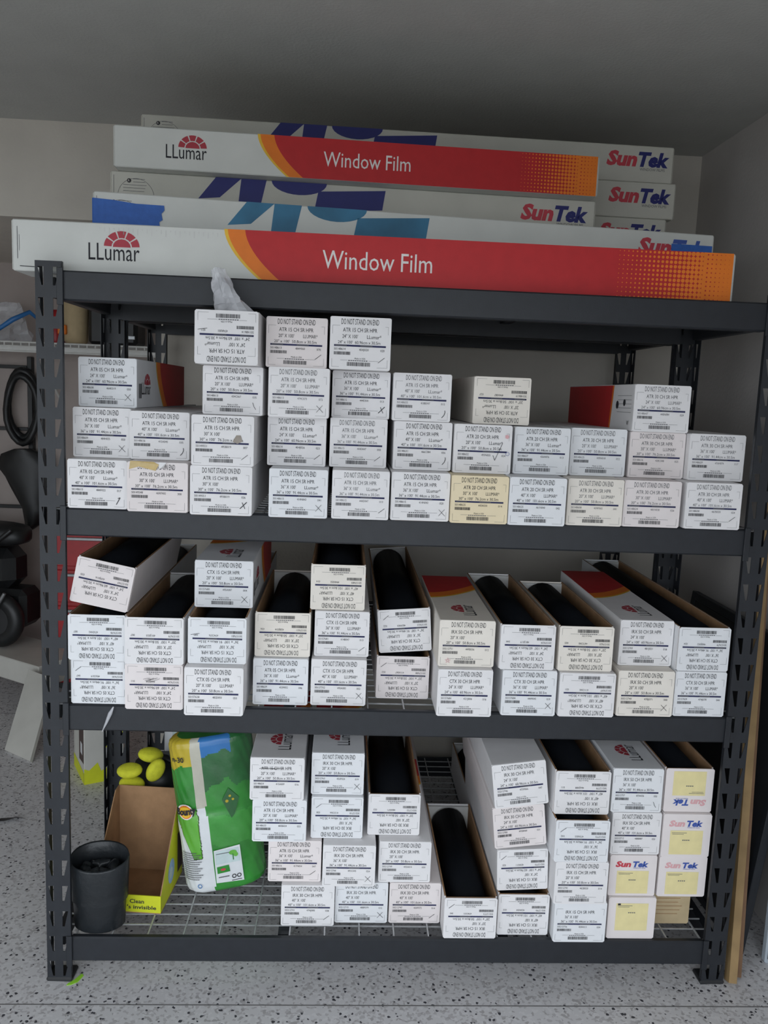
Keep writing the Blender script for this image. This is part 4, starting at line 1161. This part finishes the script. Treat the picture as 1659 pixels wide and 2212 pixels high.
t = thing('black_case', 'black hard case on the wire shelf beside the cream bin', 'case', (-.46, 2.50, 1.8885))
mb = MB(); mb.cbox(-.14, .12, -.09, .11, 0, .24, 'black', .02); mb.build('body', t)
mb = MB(); mb.tube([(-.06, 0, .24), (-.05, 0, .275), (.03, 0, .275), (.04, 0, .24)], .009, 'black', 8); mb.build('handle', t)
mb = MB(); mb.cbox(.05, .11, -.097, -.088, .035, .055, 'metalgrey', .002); mb.build('latch', t)
crumple('bundled_bag', (-1.09, 2.54, 1.889), (-1.05, 2.53, 2.10), .14, .05, 'clear', 'bundled clear plastic bag on the wire shelf by the blue strap', 'plastic bag', 6)
mb = MB(); mb.tube([(-1.25, 2.40, 1.935), (-1.06, 2.38, 1.945), (-.98, 2.375, 2.0), (-.90, 2.40, 2.045), (-.86, 2.46, 2.0)], [.008, .012, .014, .012, .008], 'blue', 8)
tag(mb.build('blue_strap'), 'blue strap slung over the bundled bag on the wire shelf', 'strap')
mb = MB(); mb.lathe([(0, 0), (.04, 0), (.045, .02), (.042, .13), (.018, .16), (.018, .19), (0, .19)], 'redplastic', 16, -.83, 2.60)
o = fix_normals(mb.build('red_bottle')); o.location = (0, 0, 1.8885); tag(o, 'small red bottle on the wire shelf between bag and cream bin', 'bottle')
t = thing('wall_rail', 'black double wall rail below the wire shelf', 'rail', (-1.10, 2.69, .85))
for x in (-.14, .09):
    mb = MB(); mb.cbox(x - .014, x + .014, -.012, .028, 0, .97, 'black', .003); mb.build('upright', t)
for z in (.10, .55, .90):
    mb = MB(); mb.cbox(-.126, .076, -.010, .0, z, z + .02, 'black', .002); mb.build('rung', t)
mb = MB()
pts = [(-1.04 + .085 * math.cos(2 * PI * k / 20), 2.655 + .01 * math.sin(k), 1.55 + .19 * math.sin(2 * PI * k / 20)) for k in range(21)]
mb.tube(pts, .022, 'black', 10, caps=False); mb.tube([(p[0] * 1.0 + .004, p[1] - .03, p[2] - .03) for p in pts], .018, 'black', 10, caps=False)
tag(mb.build('hanging_cable'), 'thick coil of black cable hanging on the alcove wall rail', 'cable')
mb = MB(); rn = random.Random(11); V = []; n = 14
for j, (z, rx, cx) in enumerate(((1.30, .05, -1.03), (1.27, .13, -1.03), (1.20, .15, -1.02), (1.08, .10, -1.0), (.96, .07, -.97), (.88, .05, -.98), (.84, .02, -1.0))):
    V += [(cx + rx * math.cos(2 * PI * k / n) * (1 + rn.uniform(-.1, .1)), 2.62 + .05 * math.sin(2 * PI * k / n), z) for k in range(n)]
mb.add(V, [(j * n + k, j * n + (k + 1) % n, (j + 1) * n + (k + 1) % n, (j + 1) * n + k) for j in range(6) for k in range(n)], 'black', True)
mb.add(V[:n], [tuple(range(n))], 'black'); mb.add(V[-n:], [tuple(range(n))], 'black')
tag(fix_normals(mb.build('hanging_bag')), 'limp black bag hanging below the coiled cable', 'bag')

# low bench, machine cover, tool chest
ang = math.atan2(1.833 - 1.996, -.678 + .932)
t = thing('low_bench', 'low off-white bench past the rack end', 'bench', (-.69, 1.86, 0), ang)
mb = MB(); mb.cbox(-.95, 0, 0, .30, .165, .28, 'greywhite', .004); mb.build('bench_top', t)
for x, y in ((-.90, .03), (-.05, .10), (-.90, .27), (-.05, .27)):
    mb = MB(); mb.cbox(x - .02, x + .02, y - .02, y + .02, 0, .165, 'black', .003); mb.build('leg', t)
def lump(name, c, s, m, seed, parent, e=2.6, amp=.06):
    rn = random.Random(seed); mb = MB(); n, k = 24, 12; V = []
    ph = [rn.uniform(0, 6) for _ in range(6)]
    for j in range(k + 1):
        b = -PI / 2 + PI * j / k
        for i in range(n):
            a = 2 * PI * i / n
            sg = lambda v: math.copysign(abs(v) ** (2 / e), v)
            q = 1 + amp * (math.sin(3 * a + ph[0] + 2 * b) + math.sin(5 * b + ph[1] + a) + math.sin(7 * a + ph[2]) * .5)
            V.append((c[0] + s[0] * sg(math.cos(b)) * sg(math.cos(a)) * q, c[1] + s[1] * sg(math.cos(b)) * sg(math.sin(a)) * q, c[2] + s[2] * sg(math.sin(b)) * (1 + amp * .5 * math.sin(4 * a + ph[3]))))
    mb.add(V, [(j * n + i, j * n + (i + 1) % n, (j + 1) * n + (i + 1) % n, (j + 1) * n + i) for j in range(k) for i in range(n)], m, True)
    return fix_normals(mb.build(name, parent))
t = thing('garden_machine', 'black wheeled garden machine with chrome lever on the low bench', 'machine', (-1.10, 2.29, .282), math.radians(-12))
def wheel(c, R, r, name):
    mb = MB(); n, k = 32, 10; V = []
    for i in range(n):
        a = 2 * PI * i / n
        for q in range(k):
            b = 2 * PI * q / k; rr = R + r * math.cos(b)
            V.append((c[0] + rr * math.cos(a), c[1] + r * .9 * math.sin(b), c[2] + rr * math.sin(a)))
    mb.add(V, [(i * k + q, i * k + (q + 1) % k, ((i + 1) % n) * k + (q + 1) % k, ((i + 1) % n) * k + q) for i in range(n) for q in range(k)], 'black', True)
    w = fix_normals(mb.build(name, t))
    mb = MB(); mb.tube([(c[0], c[1] - .03, c[2]), (c[0], c[1] + .03, c[2])], R - r * .6, 'foot', 20); mb.build('hub', w)
wheel((.12, -.11, .151), .105, .045, 'wheel'); wheel((-.16, -.11, .151), .105, .045, 'wheel')
mb = MB(); mb.cbox(-.27, .24, -.06, .12, .09, .30, 'black', .03); mb.build('engine_deck', t)
mb = MB(); mb.cbox(-.25, .18, -.08, .12, .302, .52, 'black', .05); mb.build('hood', t)
lump('seat', (.0, .0, .59), (.25, .11, .066), 'black', 5, t, amp=.02)
mb = MB(); mb.tube([(.10, -.165, .20), (.15, -.175, .22), (.20, -.165, .31)], .009, 'metalgrey', 8); mb.build('lever', t)
mb = MB(); mb.tube([(.05, -.085, .48), (.13, -.14, .56), (.20, -.10, .63)], .012, 'black', 8); mb.build('handle', t)
t = thing('tool_chest', 'red drawer tool chest standing past the rack end', 'tool chest', (-.40, 2.30, 0))
mb = MB(); mb.cbox(-.36, 0, 0, .36, .04, .93, 'redplastic', .008); mb.build('body', t)
for k in range(4):
    mb = MB(); mb.cbox(-.345, -.015, -.012, -.0005, .10 + k * .2, .28 + k * .2, 'redplastic', .004); d = mb.build('drawer', t)
    mb = MB(); mb.cbox(-.30, -.06, -.024, -.0125, .245 + k * .2, .262 + k * .2, 'metalgrey', .003); mb.build('handle', d)
for x, y in ((-.33, .04), (-.03, .04), (-.33, .32), (-.03, .32)):
    mb = MB(); mb.cbox(x - .02, x + .02, y - .02, y + .02, 0, .04, 'black', .006); mb.build('caster', t)
# white board leaning from floor to bench
bl, br, up = Vector((-.714, 1.491, .002)), Vector((-.558, 1.377, .002)), Vector((-.016, .345, .262))
nrm = (br - bl).cross(up).normalized() * .016
mb = MB(); V = [bl, br, br + up, bl + up]; V2 = [v - nrm for v in V]
mb.add(V + V2, [(0, 1, 2, 3), (7, 6, 5, 4), (0, 4, 5, 1), (1, 5, 6, 2), (2, 6, 7, 3), (3, 7, 4, 0)], 'greywhite')
o = fix_normals(mb.build('leaning_board')); zmin = min(v.co.z for v in o.data.vertices); o.location.z = -zmin + .0005
tag(o, 'short off-white board leaning from the floor against the low bench', 'board')
mb = MB(); V = [(-.52, .87, .001), (-.46, .862, .012), (-.43, .885, .016), (-.395, .893, .004), (-.44, .905, .002), (-.49, .90, .001)]
mb.add(V + [(a, b, c - .0008) for a, b, c in V], [(0, 1, 5), (1, 4, 5), (1, 2, 4), (2, 3, 4), (11, 7, 6), (11, 10, 7), (10, 8, 7), (10, 9, 8)], 'black')
o = mb.build('leaf'); zmin = min(v.co.z for v in o.data.vertices); o.location.z = -zmin; tag(o, 'dark curled leaf lying on the floor', 'leaf')

# ------------------------------------------------------------------ right of the rack
def plank(name, a, b, w, th, m, label, cat='timber'):
    a, b = Vector(a), Vector(b); d = (b - a)
    ax = d.normalized(); side = Vector((1, 0.0, 0)); side = (side - ax * side.dot(ax)).normalized(); nn = ax.cross(side).normalized()
    mb = MB(); V = []
    for p in (a, b):
        for (u, v) in ((-w / 2, -th / 2), (w / 2, -th / 2), (w / 2, th / 2), (-w / 2, th / 2)):
            V.append(p + side * u + nn * v)
    mb.add(V, [(0, 1, 2, 3), (7, 6, 5, 4), (0, 4, 5, 1), (1, 5, 6, 2), (2, 6, 7, 3), (3, 7, 4, 0)], m)
    o = fix_normals(mb.build(name)); zmin = min(v.co.z for v in o.data.vertices); o.location.z = -zmin + .0005
    return tag(o, label, cat, 'timber strips leaning by the rack')
plank('timber_strip', (1.981, .004, 0), (2.175, .46, 1.62), .024, .030, 'wood', 'pale pine strip leaning beside the rack, front of the pair')
plank('timber_strip', (2.008, .03, 0), (2.198, .50, 1.62), .022, .030, 'wood2', 'darker brown pine strip leaning just behind the pale one')
t = thing('dark_panel', 'dark framed panel leaning on the side wall behind the timber strips', 'panel', (2.06, .13, 0))
t.rotation_euler = (0, math.radians(6.5), 0)
mb = MB(); mb.cbox(0, .018, .03, .77, .03, .95, 'foot', .002); mb.build('sheet', t)
for (y0, y1, z0, z1) in ((0, .03, .002, .98), (.77, .80, .002, .98), (.03, .77, .002, .03), (.03, .77, .95, .98)):
    mb = MB(); mb.cbox(-.004, .022, y0, y1, z0, z1, 'steel', .002); mb.build('frame_rail', t)
t = thing('storage_tote', 'pale blue-grey storage tote with grey lid against the side wall', 'tote', (2.128, .085, 0))
mb = MB(); mb.cbox(0, .094, 0, .03, .0, .50, 'panelblue', .006); mb.build('body', t)
mb = MB(); mb.cbox(-.008, .096, -.008, .034, .502, .55, 'plate', .006); mb.build('lid', t)
mb = MB(); mb.cbox(.004, .09, -.006, -.0005, .02, .05, 'black', .002); mb.build('label_holder', t)
